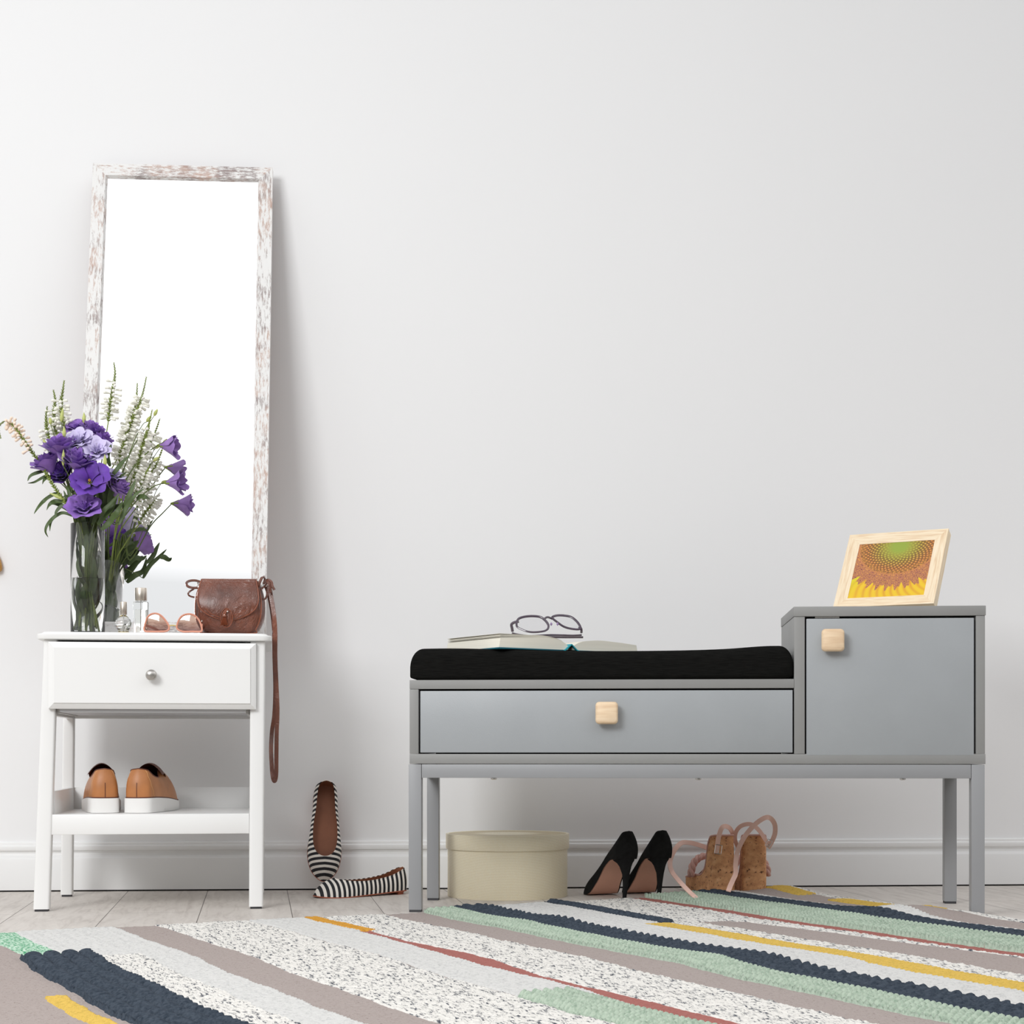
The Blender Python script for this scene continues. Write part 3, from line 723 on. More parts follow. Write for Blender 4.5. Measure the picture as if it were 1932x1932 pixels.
# ------------------------------------------------------------------ picture frame on the cupboard
def picture():
    # pose found from the corners seen in the photograph
    pos, phi, th, wd, ht, tk = PICPOSE
    g = thing('picture_frame', 'pale pine picture frame with a sunflower close-up, tilted back on the grey cupboard', 'picture frame', pos)
    # local: x width, z up in frame plane, -y front
    Rz = Matrix.Rotation(-phi, 4, 'Z'); Rx = Matrix.Rotation(-th, 4, 'X')
    g.matrix_world = Matrix.Translation(Vector(pos)) @ Rz @ Rx
    W2 = wd / 2; fw = .0285
    oc = [(-W2, 0), (W2, 0), (W2, ht), (-W2, ht)]; ic = [(-W2 + fw, fw), (W2 - fw, fw), (W2 - fw, ht - fw), (-W2 + fw, ht - fw)]
    q = MB()
    for a in range(4):
        (ax, az), (bx_, bz_) = oc[a], oc[(a + 1) % 4]; (cx, cz), (dx, dz) = ic[a], ic[(a + 1) % 4]
        vs = [(ax, tk, az), (bx_, tk, bz_), (dx, tk, dz), (cx, tk, cz), (ax, 0, az), (bx_, 0, bz_), (dx, .0035, dz), (cx, .0035, cz)]
        q.add(vs, [(0, 1, 2, 3), (4, 7, 6, 5), (0, 4, 5, 1), (1, 5, 6, 2), (2, 6, 7, 3), (3, 7, 4, 0)], 0 if a in (0, 2) else 1)
    q.build('frame', [M['pine_h'], M['pine_v']], g, smooth=False)
    q = MB(); box(q, -W2 + .012, W2 - .012, tk * .6, tk + .001, .012, ht - .012); q.build('back_board', M['lining'], g, smooth=False)
    q = MB(); ax = -.02
    # strut at the back reaching the cupboard top
    mw = g.matrix_world.inverted(); p1 = np.array([.0, tk + .002, ht * .66]); wpt = g.matrix_world @ Vector((0, tk + .002, ht * .66))
    hd = Vector((math.sin(phi), math.cos(phi), 0)); ft = Vector((wpt.x, wpt.y, ztt + .0008)) + hd * .016
    p2 = mw @ ft; ribbon(q, [tuple(p1), tuple(p2)], .03, .002, nrm=(0, 1, 0)); q.build('strut', M['lining'], g, smooth=False)
    # print: sunflower close-up
    nx, nz = 260, 170; iw, ih = wd - 2 * fw + .004, ht - 2 * fw + .004
    xs = np.linspace(-iw / 2, iw / 2, nx + 1); zs = np.linspace(0, ih, nz + 1) + fw - .002
    Xg, Zg = np.meshgrid(xs, zs, indexing='ij'); co = np.stack([Xg, np.full_like(Xg, .0045), Zg], -1).reshape(-1, 3)
    idx = np.arange((nx + 1) * (nz + 1)).reshape(nx + 1, nz + 1)
    f = np.stack([idx[:-1, :-1], idx[1:, :-1], idx[1:, 1:], idx[:-1, 1:]], -1).reshape(-1, 4)
    me = bpy.data.meshes.new('print'); me.from_pydata(co.tolist(), [], f.tolist())
    # pattern in units of picture height, flower centre slightly above the middle top
    a = (Xg / ih) ; b_ = (Zg - fw) / ih
    cx, cz = .05, .90; dx, dz = a - cx, (b_ - cz); r = np.hypot(dx, dz * 1.15); an = np.arctan2(dz, dx)
    rs = np.random.RandomState(2)
    def c(*v): return np.array(lin(*v))
    def mixc(a_, b2, t_): t_ = np.clip(t_, 0, 1)[..., None]; return a_ * (1 - t_) + b2 * t_
    col = np.zeros(Xg.shape + (3,)) + c(150, 168, 66)
    col = mixc(col, c(206, 186, 74), (r - .10) / .22); col = mixc(col, c(226, 148, 78), (r - .28) / .18); col = mixc(col, c(176, 108, 92), (r - .50) / .12)
    # phyllotaxis seeds
    N = 900; kk = np.arange(N); pr = .026 * np.sqrt(kk) ; pa = kk * 2.399963
    px_, pz_ = pr * np.cos(pa), pr * np.sin(pa)
    d2 = np.full(Xg.shape, 9.0)
    for i in range(N):
        if pz_[i] > .3: continue
        if pr[i] > .72: continue
        d2 = np.minimum(d2, (dx - px_[i]) ** 2 + (dz * 1.15 - pz_[i]) ** 2)
    d1 = np.sqrt(d2); gap = np.clip((d1 - .011) / .006, 0, 1) * np.clip((r - .10) / .2, 0, 1) * (r < .56)
    col = mixc(col, c(96, 66, 42), gap * .8)
    fil = (np.sin(an * 46 + 9 * np.sin(r * 60)) * np.sin(r * 70 + 4 * np.sin(an * 31))); ringm = np.clip((r - .46) / .06, 0, 1) * np.clip((.90 - r) / .05, 0, 1)
    col = mixc(col, c(230, 166, 70), ringm * np.clip(fil * 2, 0, 1) * .8); col = mixc(col, c(86, 40, 48), ringm * np.clip(-fil * 3 - 1, 0, 1) * .8)
    edge = .83 + .05 * np.sin(an * 33) + .03 * np.sin(an * 71 + 1)
    pet = mixc(np.zeros_like(col) + c(236, 196, 44), np.zeros_like(col) + c(214, 132, 48), np.clip(np.sin(an * 26 + 1.5 * np.sin(r * 9)) ** 4, 0, 1) * np.clip(1.6 - r * 1.1, 0, 1))
    pet = mixc(pet, np.zeros_like(col) + c(216, 212, 40), np.clip((np.abs(an + PI * .76) - .0) * -3 + .8, 0, 1))
    col = mixc(col, pet, np.clip((r - edge) / .02, 0, 1))
    ca = me.color_attributes.new('tint', 'FLOAT_COLOR', 'POINT')
    ca.data.foreach_set('color', np.concatenate([col, np.ones(Xg.shape + (1,))], -1).reshape(-1).astype(np.float32))
    m = NT('sunflower_print'); at = m.n('VertexColor'); at.layer_name = 'tint'; m.col(at.outputs[0]); m.b.inputs['Roughness'].default_value = .35
    me.materials.append(m.m); o = bpy.data.objects.new('print', me); C.objects.link(o); o.parent = g
    o['label'] = 'orange and yellow sunflower close-up print'
PICPOSE = ((.846, 3.872, ztt + .0140), .5238, .585, .236, .218, .0244)
picture()

# ------------------------------------------------------------------ generic shoe shell
def shoe(g, L_, hw, z0, T, K, mats, n=72, m_=10, sole=None, lining=.0022, insole=True, cx=None, names=('upper', 'lining', 'insole', 'sole')):
    """hw(a) half width, z0(a) height of the sole edge, T(a)->(half width, y, z) of the top line, K(a)->(kx, ky, kz, bulge)"""
    cxf = cx or (lambda y: 0 * y)
    def pts(off=0.0, zoff=0.0):
        rows = []
        for k in range(n):
            a = 2 * PI * k / n; aa = a if a <= PI else 2 * PI - a; sd = 1 if a < PI else -1
            y = L_ * (1 - math.cos(aa)) / 2; O = np.array([sd * max(hw(aa) - off, 0), y + off * math.cos(aa), z0(aa) + zoff])
            tw, ty, tz = T(aa); Tp = np.array([sd * max(tw - off, .0), ty + off * math.cos(aa) * (1 if off else 0), tz])
            kx, ky, kz, bl = K(aa); Kp = O + (Tp - O) * np.array([kx, ky, kz]); Kp[0] += sd * bl * abs(math.sin(aa)); Kp[1] -= bl * math.cos(aa)
            row = [(1 - v) ** 2 * O + 2 * v * (1 - v) * Kp + v * v * Tp for v in [j / m_ for j in range(m_ + 1)]]
            for p in row: p[0] += cxf(p[1])
            rows.append(row)
        return rows
    def shell(nm, rows, mt):
        q = MB(); vs = [p for r_ in rows for p in r_]; w_ = m_ + 1
        q.add(vs, [(k * w_ + j, ((k + 1) % n) * w_ + j, ((k + 1) % n) * w_ + j + 1, k * w_ + j + 1) for k in range(n) for j in range(m_)])
        return q.build(nm, mt, g, angle=180)
    ro = pts(); up = shell(names[0], ro, mats[0])
    ri = pts(lining, .001)
    for k in range(n): ri[k][m_] = ro[k][m_] * .5 + ri[k][m_] * .5 ; ri[k][m_][2] = ro[k][m_][2] - .0002
    if mats[1]: shell(names[1], ri, mats[1])
    if insole:
        q = MB(); vs = []; 
        ia = [PI * k / (n // 2) for k in range(n // 2 + 1)]
        for k in range(n // 2 + 1):
            a_, b_ = ri[k % n][1], ri[(n - k) % n][1]
            for t in (0, .25, .5, .75, 1): vs.append(a_ * (1 - t) + b_ * t + np.array([0, 0, .001 - .002 * math.sin(PI * t)]))
        q.add(vs, [(i * 5 + j, i * 5 + j + 1, (i + 1) * 5 + j + 1, (i + 1) * 5 + j) for i in range(n // 2) for j in range(4)]); q.build(names[2], mats[2], g, angle=180)
    if sole:
        th, grow, mt = sole; q = MB(); top_, bot_ = [], []
        for k in range(n):
            a = 2 * PI * k / n; aa = a if a <= PI else 2 * PI - a; sd = 1 if a < PI else -1
            y = L_ * (1 - math.cos(aa)) / 2; x = sd * (hw(aa) + grow * (1 if hw(aa) > .004 else .3)); yy = y - grow * math.cos(aa); t_ = th(aa) if callable(th) else th
            x += cxf(yy); top_.append((x, yy, z0(aa))); bot_.append((x * .985, yy, z0(aa) - t_))
        vs = top_ + bot_; f = [(k, (k + 1) % n, n + (k + 1) % n, n + k) for k in range(n)]
        for o_ in (0, n):
            for k in range(n // 2):
                a0, a1, b0, b1 = k, k + 1, (n - k) % n, n - k - 1
                if k == 0: f.append((o_ + 0, o_ + 1, o_ + n - 1))
                elif a1 == b1: f.append((o_ + a0, o_ + a1, o_ + b0))
                else: f.append((o_ + a0, o_ + a1, o_ + b1, o_ + b0))
        q.add(vs, f); q.build(names[3], mt, g, angle=50)
    return ro, ri
def fa(xs, ys): return lambda a: float(spl([x * PI for x in xs], ys, a))

# ------------------------------------------------------------------ loafers on the shelf
def loafer(name, lab, px, Y, rz, mirror=1):
    base = (px - CX) / F * Y
    g = thing(name, lab, 'shoe', (base, Y, SZ + .0002), rz, 'tan loafers on the nightstand shelf')
    L_ = .262
    hw = fa([0, .1, .2, .35, .5, .7, .85, .94, 1], [.0, .0245, .031, .033, .036, .043, .039, .026, 0])
    zs = fa([0, .3, .5, .75, 1], [.0335, .0335, .030, .022, .027])
    tw = fa([0, .12, .25, .4, .55, .65, 1], [0, .017, .0235, .027, .024, .018, 0]); 
    ty = lambda a: .012 + .138 * (1 - math.cos(a)) / 2
    tz = fa([0, .15, .35, .55, .75, 1], [.102, .098, .084, .082, .098, .110])
    T = lambda a: (tw(a) if a < PI else 0, ty(a), tz(a))
    K = lambda a: (.1 + .25 * (a / PI), .1 + .45 * max(0, a / PI - .6), .55 + .35 * max(0, a / PI - .3), .006 - .001 * a)
    cxf = lambda y: mirror * .010 * np.sin(np.clip(y / L_, 0, 1) * PI) * .6
    ro, ri = shoe(g, L_, hw, zs, T, K, (M['tan_leather'], M['dark_leather'], M['dark_leather']), n=96, cx=cxf)
    q = MB(); tube(q, [r_[-1] + np.array([0, 0, .0003]) for r_ in ro], .0013, 6, True); q.build('collar_piping', M['dark_leather'], g)
    q = MB(); tube(q, [r_[0] + np.array([0, 0, .0012]) * 1 for r_ in ro], .0017, 6, True); q.build('welt', M['dark_leather'], g)
    # tongue apron standing behind the collar
    q = MB()
    def tng(u_, v_):
        a = (u_ - .5) * 2; y = .088 + .075 * v_ ; wd = .034 * (1 - .25 * v_); 
        return (a * wd + cxf(y), y + .006 * a * a, .113 - .028 * a * a * (1 - .3 * v_) - .018 * v_ * v_ + .004 * math.sin(PI * v_))
    grid(q, tng, 14, 8); q.build('tongue', M['dark_leather'], g, angle=180)
    # thick rubber sole, notched towards the toe
    q = MB(); n = 96; vs = []; zb = fa([0, .35, .6, 1], [0, 0, 0.000, .006])
    for k in range(n):
        a = 2 * PI * k / n; aa = a if a <= PI else 2 * PI - a; sd = 1 if a < PI else -1; y = L_ * (1 - math.cos(aa)) / 2
        gr = .0032; x = sd * (hw(aa) + gr * (1 if hw(aa) > .004 else .3)) + cxf(y); yy = y - gr * math.cos(aa)
        notch = (.006 if (k % 2) else 0) if .40 < aa / PI < .9 else 0
        vs += [(x, yy, zs(aa)), (x, yy, zb(aa) + .0085), (x - sd * notch * .35, yy, zb(aa) + notch), (x * .98 - sd * notch * .3, yy, zb(aa) + .0001 * (k % 2))]
    f = [(k * 4 + j, ((k + 1) % n) * 4 + j, ((k + 1) % n) * 4 + j + 1, k * 4 + j + 1) for k in range(n) for j in range(3)]
    for o_ in (0, 3):
        for k in range(n // 2):
            ids = [k, k + 1, n - k - 1, (n - k) % n]; u2 = []
            for i in ids:
                if i not in u2: u2.append(i)
            if len(u2) > 2: f.append(tuple(i * 4 + o_ for i in u2))
    q.add(vs, f); q.build('sole', M['white_rubber'], g, angle=35)
    # back seam and stitch lines
    def on(k, v): r_ = ro[k % 96]; i = v * 10; a = int(min(i, 9)); t = i - a; return r_[a] * (1 - t) + r_[a + 1] * t
    q = MB(); tube(q, [on(0, v) + np.array([0, -.0003, 0]) for v in np.linspace(.04, .5, 8)], .0009, 5); q.build('heel_seam', M['dark_leather'], g)
    for sgn in (1, -1):
        q = MB(); tube(q, [on((sgn * int(round(11 + 6 * (1 - v) - 6))) % 96, v) * 1.0 for v in np.linspace(.02, .98, 10)], .0006, 5); q.build('stitch_line', mat('stitch_thread', lin(206, 156, 104), .6), g)
loafer('loafer', 'left tan loafer on the nightstand shelf, with its dark collar leaning left', 198.5, 3.915, R(15), -1)
loafer('loafer', 'right tan loafer on the nightstand shelf, the one turned towards the right', 258, 3.915, R(-1), 1)

# ------------------------------------------------------------------ striped ballet flats
def flat(name, lab, mw):
    g = thing(name, lab, 'shoe', (0, 0, 0), 0, None); g.matrix_world = mw
    L_ = .252
    hw = fa([0, .1, .2, .35, .5, .64, .78, .9, 1], [0, .023, .029, .031, .037, .0430, .033, .0145, 0])
    zs = fa([0, .2, .45, .7, 1], [.0105, .010, .0055, .0022, .007])
    tw = fa([0, .12, .25, .4, .55, .8, 1], [0, .0165, .0225, .0255, .0315, .026, 0])
    ty = lambda a: .002 + .196 * (1 - math.cos(a)) / 2
    tz = fa([0, .15, .35, .55, .8, 1], [.068, .062, .046, .038, .041, .047])
    T = lambda a: (tw(a), ty(a), tz(a))
    K = lambda a: (.12 + .3 * (a / PI) ** 2, .08 + .40 * max(0, a / PI - .5), .55 + .45 * max(0, a / PI - .4), .007 - .0014 * a)
    ro, ri = shoe(g, L_, hw, zs, T, K, (M['stripes'], M['lining'], M['lining']), n=96, m_=12, sole=(.0025, .001, M['shoe_sole']))
    q = MB(); tube(q, [r_[-1] + np.array([0, 0, .0002]) for r_ in ro], .0012, 6, True); q.build('topline_binding', M['stripes'], g)
    q = MB(); rings = []
    for z, sc_ in ((.0075, 1.0), (0.0, .93)):
        rings.append([((.027 * sc_) * math.sin(t) * (1.0), .030 - .0275 * sc_ * math.cos(t) if t < PI or True else 0, z) for t in np.linspace(-PI * .5, PI * .5, 14)] )
    loft(q, rings); q.build('heel', M['shoe_sole'], g, angle=40)
    return g
def basis(o, yv, zv):
    y = Vector(yv).normalized(); z = Vector(zv); z = (z - y * z.dot(y)).normalized(); x = y.cross(z)
    return Matrix(((x.x, y.x, z.x, o[0]), (x.y, y.y, z.y, o[1]), (x.z, y.z, z.z, o[2]), (0, 0, 0, 1)))
heel = np.array([-.2745, 4.300, .0]); toe = np.array([-.482, 4.165, 0])
flat('ballet_flat', 'black and white striped ballet flat lying sole-down on the floor, toe to the left', basis(heel, toe - heel, (0, 0, 1)))
hu = np.array([(613 - CX) / F * 4.395, 4.402, .266]); to = np.array([(612 - CX) / F * 4.33, 4.315, .012])
flat('ballet_flat', 'black and white striped ballet flat standing on its toe, leaning against the wall', basis(hu, to - hu, (.16, -1, .2)))

# ------------------------------------------------------------------ hat box
hb = thing('hat_box', 'round cream woven hat box with lid under the grey bench', 'box', ((957.5 - CX) / F * 4.235, 4.235, 0))
q = MB(); lathe(q, [(.1485, .0), (.1495, .0012), (.1495, .125), (.146, .125)], 96); q.build('body', M['weave'], hb, angle=50)
q = MB(); lathe(q, [(.1500, .1185), (.1532, .1185), (.1540, .120), (.1540, .1545), (.1530, .1558), (.1510, .1560), (.146, .1552), (.05, .1550), (.001, .1550)], 96); q.build('lid', M['weave'], hb, angle=50)

# ------------------------------------------------------------------ black stiletto pumps
def pump(name, lab, px, Y, rz):
    g = thing(name, lab, 'shoe', ((px - CX) / F * Y, Y, 0), rz)
    # heel tip at the origin, toe along +y
    L_ = .205; y0 = -.020
    def zb(y):  # underside height along the shoe
        return float(spl([-.03, 0, .02, .05, .09, .125, .15, .18, .20], [.100, .0975, .094, .077, .036, .0055, .0022, .0025, .006], y))
    hw = fa([0, .1, .2, .35, .5, .66, .8, .92, 1], [0, .0245, .031, .030, .033, .041, .037, .021, 0])
    yy = lambda a: L_ * (1 - math.cos(a)) / 2
    zs = lambda a: zb(yy(a) + y0)
    tw = fa([0, .12, .25, .4, .55, .8, 1], [0, .0125, .0185, .024, .029, .024, 0])
    ty = lambda a: -.006 + .147 * (1 - math.cos(a)) / 2
    tz = fa([0, .15, .35, .55, .8, 1], [.168, .163, .130, .088, .052, .047])
    T = lambda a: (tw(a), ty(a), tz(a))
    K = lambda a: (.12 + .3 * (a / PI) ** 2, .12 + .35 * max(0, a / PI - .5), .5 + .5 * max(0, a / PI - .45), .015 - .004 * a)
    h2 = bpy.data.objects.new('shoe_body', None)
    class G: pass
    ro, ri = shoe(g, L_, hw, zs, T, K, (M['suede'], M['nude_sole'], M['nude_sole']), n=96, m_=12, sole=(.0022, -.0025, M['nude_sole']))
    for ch in list(g.children): ch.data.transform(Matrix.Translation((0, y0, .0021 if ch.name.startswith('sole') else 0)))
    # stem of the heel
    q = MB(); rings = []
    for z, rx, ry, cy in ((.1005, .0290, .0262, .0065), (.094, .0262, .0235, .004), (.088, .0195, .0175, -.002), (.080, .0150, .0135, -.0055), (.062, .0095, .0090, -.0085), (.040, .0070, .0070, -.0065), (.018, .0056, .0058, -.003), (.0045, .0050, .0052, 0)):
        rings.append([(rx * math.cos(t), cy + ry * math.sin(t) * (1 if math.sin(t) < 0 else .75), z) for t in np.linspace(0, 2 * PI, 24, endpoint=False)])
    loft(q, rings); hl = q.build('heel', M['suede'], g, angle=60)
    q = MB(); lathe(q, [(.0050, .0045), (.0053, .004), (.0053, .0005), (.0049, 0)], 20); q.build('heel_tip', M['rubber'], hl)
    bpy.data.objects.remove(h2)
pump('stiletto_pump', 'left black suede stiletto pump beside the hat box, its toe turned outwards', 1178, 4.125, R(21))
pump('stiletto_pump', 'right black suede stiletto pump, standing next to the cork wedge sandals', 1243, 4.165, R(16))

# ------------------------------------------------------------------ cork wedge sandals
def px2(pts, Yf, n=6):
    o = []
    for i, p in enumerate(pts):
        Y = p[2] if len(p) > 2 else Yf; o.append(P(p[0], p[1], Y))
    return catmull(o, n)
def wedge(name, lab, px, Y, rz):
    g = thing(name, lab, 'sandal', ((px - CX) / F * Y, Y, 0), rz)
    L_ = .185
    hw = fa([0, .1, .2, .35, .5, .7, .85, .95, 1], [0, .0245, .0295, .031, .033, .0385, .034, .020, 0])
    z0 = lambda a: .0005
    tw = fa([0, .1, .2, .35, .5, .7, .85, .95, 1], [0, .0235, .0290, .0310, .033, .0395, .035, .021, 0])
    ty = lambda a: .006 + .180 * (1 - math.cos(a)) / 2
    tz = fa([0, .14, .24, .30, .345, .40, .6, .8, 1], [.150, .149, .142, .118, .076, .058, .044, .036, .036])
    T = lambda a: (tw(a), ty(a), tz(a)); K = lambda a: (.5, .5, .5, .0030)
    ro, ri = shoe(g, L_, hw, z0, T, K, (M['cork'], M['pink_trim'], None), n=96, m_=10, insole=False, sole=(.0004, -.0005, M['cork']), names=('wedge', 'lining', 'x', 'outsole'))
    q = MB(); tube(q, [r_[-1] for r_ in ro], .0024, 7, True); q.build('trim', M['pink_trim'], g)
    # foot bed
    q = MB(); fb = lambda y: float(spl([0, .03, .07, .11, .15, .185], [.088, .082, .062, .043, .034, .034], y)); vs = []; nn = 30
    for k in range(nn + 1):
        aa = PI * k / nn; y = .006 + (L_ - .008) * (1 - math.cos(aa)) / 2; h_ = max(tw(aa) - .003, 0)
        for t in (-1, -.5, 0, .5, 1): vs.append((t * h_, y, fb(y) + .002 * t * t))
    q.add(vs, [(i * 5 + j, i * 5 + j + 1, (i + 1) * 5 + j + 1, (i + 1) * 5 + j) for i in range(nn) for j in range(4)]); q.build('foot_bed', M['pink_trim'], g, angle=180)
    # twisted band over the toes
    q = MB()
    for ph in (0, 2 * PI / 3, 4 * PI / 3):
        pts = []; 
        for k in range(61):
            t = k / 60; an = PI * t; c_ = np.array([-.044 * math.cos(an), .118 + .006 * math.sin(an), .040 + .052 * math.sin(an) ** .8])
            rad = np.array([-math.cos(an), 0, math.sin(an)]); w_ = 3.2 * 2 * PI * t + ph
            pts.append(c_ + rad * .0042 * math.cos(w_) + np.array([0, .0085, 0]) * math.sin(w_))
        tube(q, pts, .0052, 8)
    q.build('twisted_toe_band', M['pink_trim'], g, angle=180)
    return g
def wpart(g, nm, fn, mt, label=None):
    q = MB(); fn(q); o = q.build(nm, mt); bpy.context.view_layer.update(); o.parent = g; o.matrix_parent_inverse = g.matrix_world.inverted()
    if label: o['label'] = label
    return o
def buckle(g, strap, px, py, Y, w_, h_, rot):
    c0 = P(px, py, Y); rr_ = rrect(-w_ / 2, w_ / 2, -h_ / 2, h_ / 2, .0022, 4)
    def fn(q):
        tube(q, [c0 + np.array([x * math.cos(rot) - z * math.sin(rot), -.0015, x * math.sin(rot) + z * math.cos(rot)]) for x, z in rr_], .0009, 6, True)
        tube(q, [c0 + np.array([0, -.0032, -.002]), c0 + np.array([0, -.0042, -.004]), c0 + np.array([0, -.0026, -h_ / 2])], .0008, 6)
    o = wpart(g, 'buckle', fn, M['silver'], 'small silver buckle'); 
    return o
bpy.context.view_layer.update()
w1 = wedge('wedge_sandal', 'left cork wedge sandal with blush straps, one strap end lying on the rug', 1369, 4.235, R(16))
w2 = wedge('wedge_sandal', 'right cork wedge sandal with a blush strap looped high over its heel', 1424, 4.245, R(-3))
bpy.context.view_layer.update()
s1 = wpart(w1, 'ankle_strap', lambda q: ribbon(q, px2([(1352, 1610, 4.218), (1354, 1592, 4.214), (1357, 1575, 4.212), (1362, 1562, 4.214), (1369, 1559, 4.225), (1377, 1563, 4.25), (1382, 1573, 4.27), (1384, 1588, 4.28)], 0), .0118, .0018, nrm=(.25, -1, .15)), M['pink'])
s1b = wpart(w1, 'long_strap', lambda q: ribbon(q, px2([(1335, 1600, 4.29), (1318, 1594, 4.285), (1301, 1590, 4.28), (1287, 1590, 4.27), (1277, 1598, 4.255), (1268, 1613, 4.24), (1264, 1628, 4.225), (1268, 1645, 4.19), (1283, 1664, 4.12), (1300, 1682, 4.05), (1312, 1693, 4.005), (1316, 1697, 3.985)], 0), .0120, .0018, nrm=(.1, -1, .45)), M['pink'])
b1 = buckle(w1, s1, 1355, 1602.5, 4.211, .0165, .0225, R(-8))
s2 = wpart(w2, 'ankle_strap', lambda q: ribbon(q, px2([(1392, 1598, 4.28), (1387, 1585, 4.275), (1388, 1571, 4.27), (1396, 1560, 4.262), (1409, 1555, 4.255), (1421, 1557, 4.25), (1433, 1568, 4.245), (1443, 1583, 4.24), (1449, 1592, 4.236)], 0), .0105, .0018, nrm=(.1, -1, .3)), M['pink'])
s2b = wpart(w2, 'long_strap', lambda q: ribbon(q, px2([(1449, 1600, 4.236), (1456, 1588, 4.235), (1462, 1573, 4.232), (1462, 1557, 4.228), (1456, 1546, 4.222), (1447, 1542, 4.215), (1434, 1548, 4.208), (1420, 1560, 4.203), (1406, 1577, 4.20), (1396, 1595, 4.197), (1390, 1613, 4.195), (1388, 1632, 4.19), (1388, 1648, 4.18), (1383, 1660, 4.16), (1378, 1671, 4.14), (1374, 1682, 4.12)], 0), .0118, .0018, nrm=(-.15, -1, .2)), M['pink'])
b2 = buckle(w2, s2, 1450, 1591, 4.229, .012, .0185, R(-28))

# ------------------------------------------------------------------ handbag
def handbag():
    Y0 = 3.955; c = P(434, 1198, Y0); c[2] = TOPZ
    g = thing('handbag', 'small crinkled brown leather handbag on the nightstand, its long strap hanging down', 'bag', c, R(3))
    hh = .1295
    wx = lambda t: float(spl([0, .12, .3, .5, .7, .9, 1], [.056, .069, .079, .0815, .079, .072, .069], t))
    wy = lambda t: float(spl([0, .12, .3, .5, .7, .9, 1], [.024, .036, .043, .042, .036, .026, .020], t))
    def sec(t, z, g_=0):
        a, b_ = wx(t) + g_, wy(t) + g_; o = []
        for k in range(48):
            an = 2 * PI * k / 48; cc, ss = math.cos(an), math.sin(an)
            o.append((a * abs(cc) ** .55 * (1 if cc > 0 else -1), b_ * abs(ss) ** .7 * (1 if ss > 0 else -1), z))
        return o
    q = MB(); rings = [sec(0, .0005, -.012), sec(0.02, .0022, -.004)]
    for k in range(1, 20): t = k / 20; rings.append(sec(t, t * hh))
    rings += [sec(1, hh * .975, 0), sec(1, hh * .995, -.006), sec(1, hh, -.016)]
    loft(q, rings); q.build('body', M['bag'], g, angle=180)
    # side gusset seam piping on the front edge
    q = MB(); pts = []
    for s_, ks in ((1, np.linspace(.97, .03, 14)), (-1, np.linspace(.03, .97, 14))):
        for t in ks: pts.append((s_ * (wx(t) * .93), -(wy(t)) * .80 - .002, t * hh))
    tube(q, catmull(pts, 3), .0017, 7); q.build('edge_piping', M['bag_trim'], g)
    # flap: from the back edge over the top, down the front
    def flapw(v): return float(spl([0, .2, .45, .65, .8, .92, 1], [.062, .063, .069, .069, .059, .034, .004], v))
    def flap(u_, v_, off=0):
        a = (u_ - .5) * 2; 
        if v_ < .2: y = .010 - (.010 + .024) * (v_ / .2); z = hh + .0035 - .0045 * (v_ / .2) ** 2
        else:
            d = (v_ - .2) / .8; z = hh - .001 - d * .098; t = max(0, min(1, z / hh)); y = -wy(t) * (1 - .10 * abs(a) ** 3) - .0052 - .001 * math.sin(PI * d)
            if d < .1: y = y * (d / .1) + (-.026) * (1 - d / .1)
        return (a * flapw(v_), y - off, z)
    q = MB(); nu, nv = 26, 40; grid(q, lambda a, b_: flap(a, b_), nu, nv); o = q.build('flap', M['bag'], g, angle=180)
    md = o.modifiers.new('thickness', 'SOLIDIFY'); md.thickness = .0022; md.offset = 0
    q = MB(); pts = [flap(0, v, .0008) for v in np.linspace(.05, .98, 26)] + [flap(1, v, .0008) for v in np.linspace(.98, .05, 26)]
    tube(q, pts, .0016, 7); q.build('flap_piping', M['bag_trim'], g)
    # raised seam following the flap
    q = MB(); pts = [(-.050 * (1), flap(.14, .3, .001)[1], .108), (-.052, flap(.1, .5, .001)[1], .085), (-.050, flap(.15, .65, .001)[1], .063), (-.038, flap(.2, .8, .001)[1], .048), (-.014, flap(.4, .9, .001)[1], .038)]
    tube(q, catmull(pts, 6), .0010, 6); q.build('seam', M['bag_trim'], g)
    q = MB(); pts = [(.050, flap(.86, .3, .001)[1], .108), (.052, flap(.9, .5, .001)[1], .085), (.050, flap(.85, .65, .001)[1], .065), (.030, flap(.8, .8, .001)[1], .050), (.012, flap(.6, .9, .001)[1], .044)]
    tube(q, catmull(pts, 6), .0010, 6); q.build('seam', M['bag_trim'], g)
    # oval tab, studs, tassel
    yT = -.0515
    q = MB(); rings = []
    for y, k in ((yT + .003, 1), (yT, 1.0), (yT - .0018, .96), (yT - .0024, .86)):
        rings.append([(-.012 + .0125 * 1 + .0135 * k * math.cos(t) - .002, y, .038 + .0215 * k * math.sin(t)) for t in np.linspace(0, 2 * PI, 36, endpoint=False)])
    loft(q, rings); tb = q.build('tab', M['bag'], g, angle=50)
    q = MB(); tube(q, [(-.0015 + .0135 * math.cos(t), yT - .0022, .038 + .0215 * math.sin(t)) for t in np.linspace(0, 2 * PI, 40, endpoint=False)], .0012, 6, True); q.build('tab_piping', M['bag_trim'], tb)
    for x, z in ((.0005, .052), (-.0065, .0445)):
        q = MB(); lathe(q, [(.0023, 0), (.0021, .0012), (.0012, .002), (.0003, .0023)], 14); st_ = q.build('stud', M['silver'], tb); st_.rotation_euler = (R(90), 0, 0); st_.location = (x, yT - .0045, z)
    q = MB(); ribbon(q, catmull([(.002, yT - .003, .056), (-.004, yT - .0052, .053), (-.0068, yT - .0058, .046), (-.006, yT - .005, .040)], 4), .007, .0016); tube(q, [(-.0062, yT - .0045, .044), (-.0064, yT - .005, .040)], [.0042, .0048], 10)
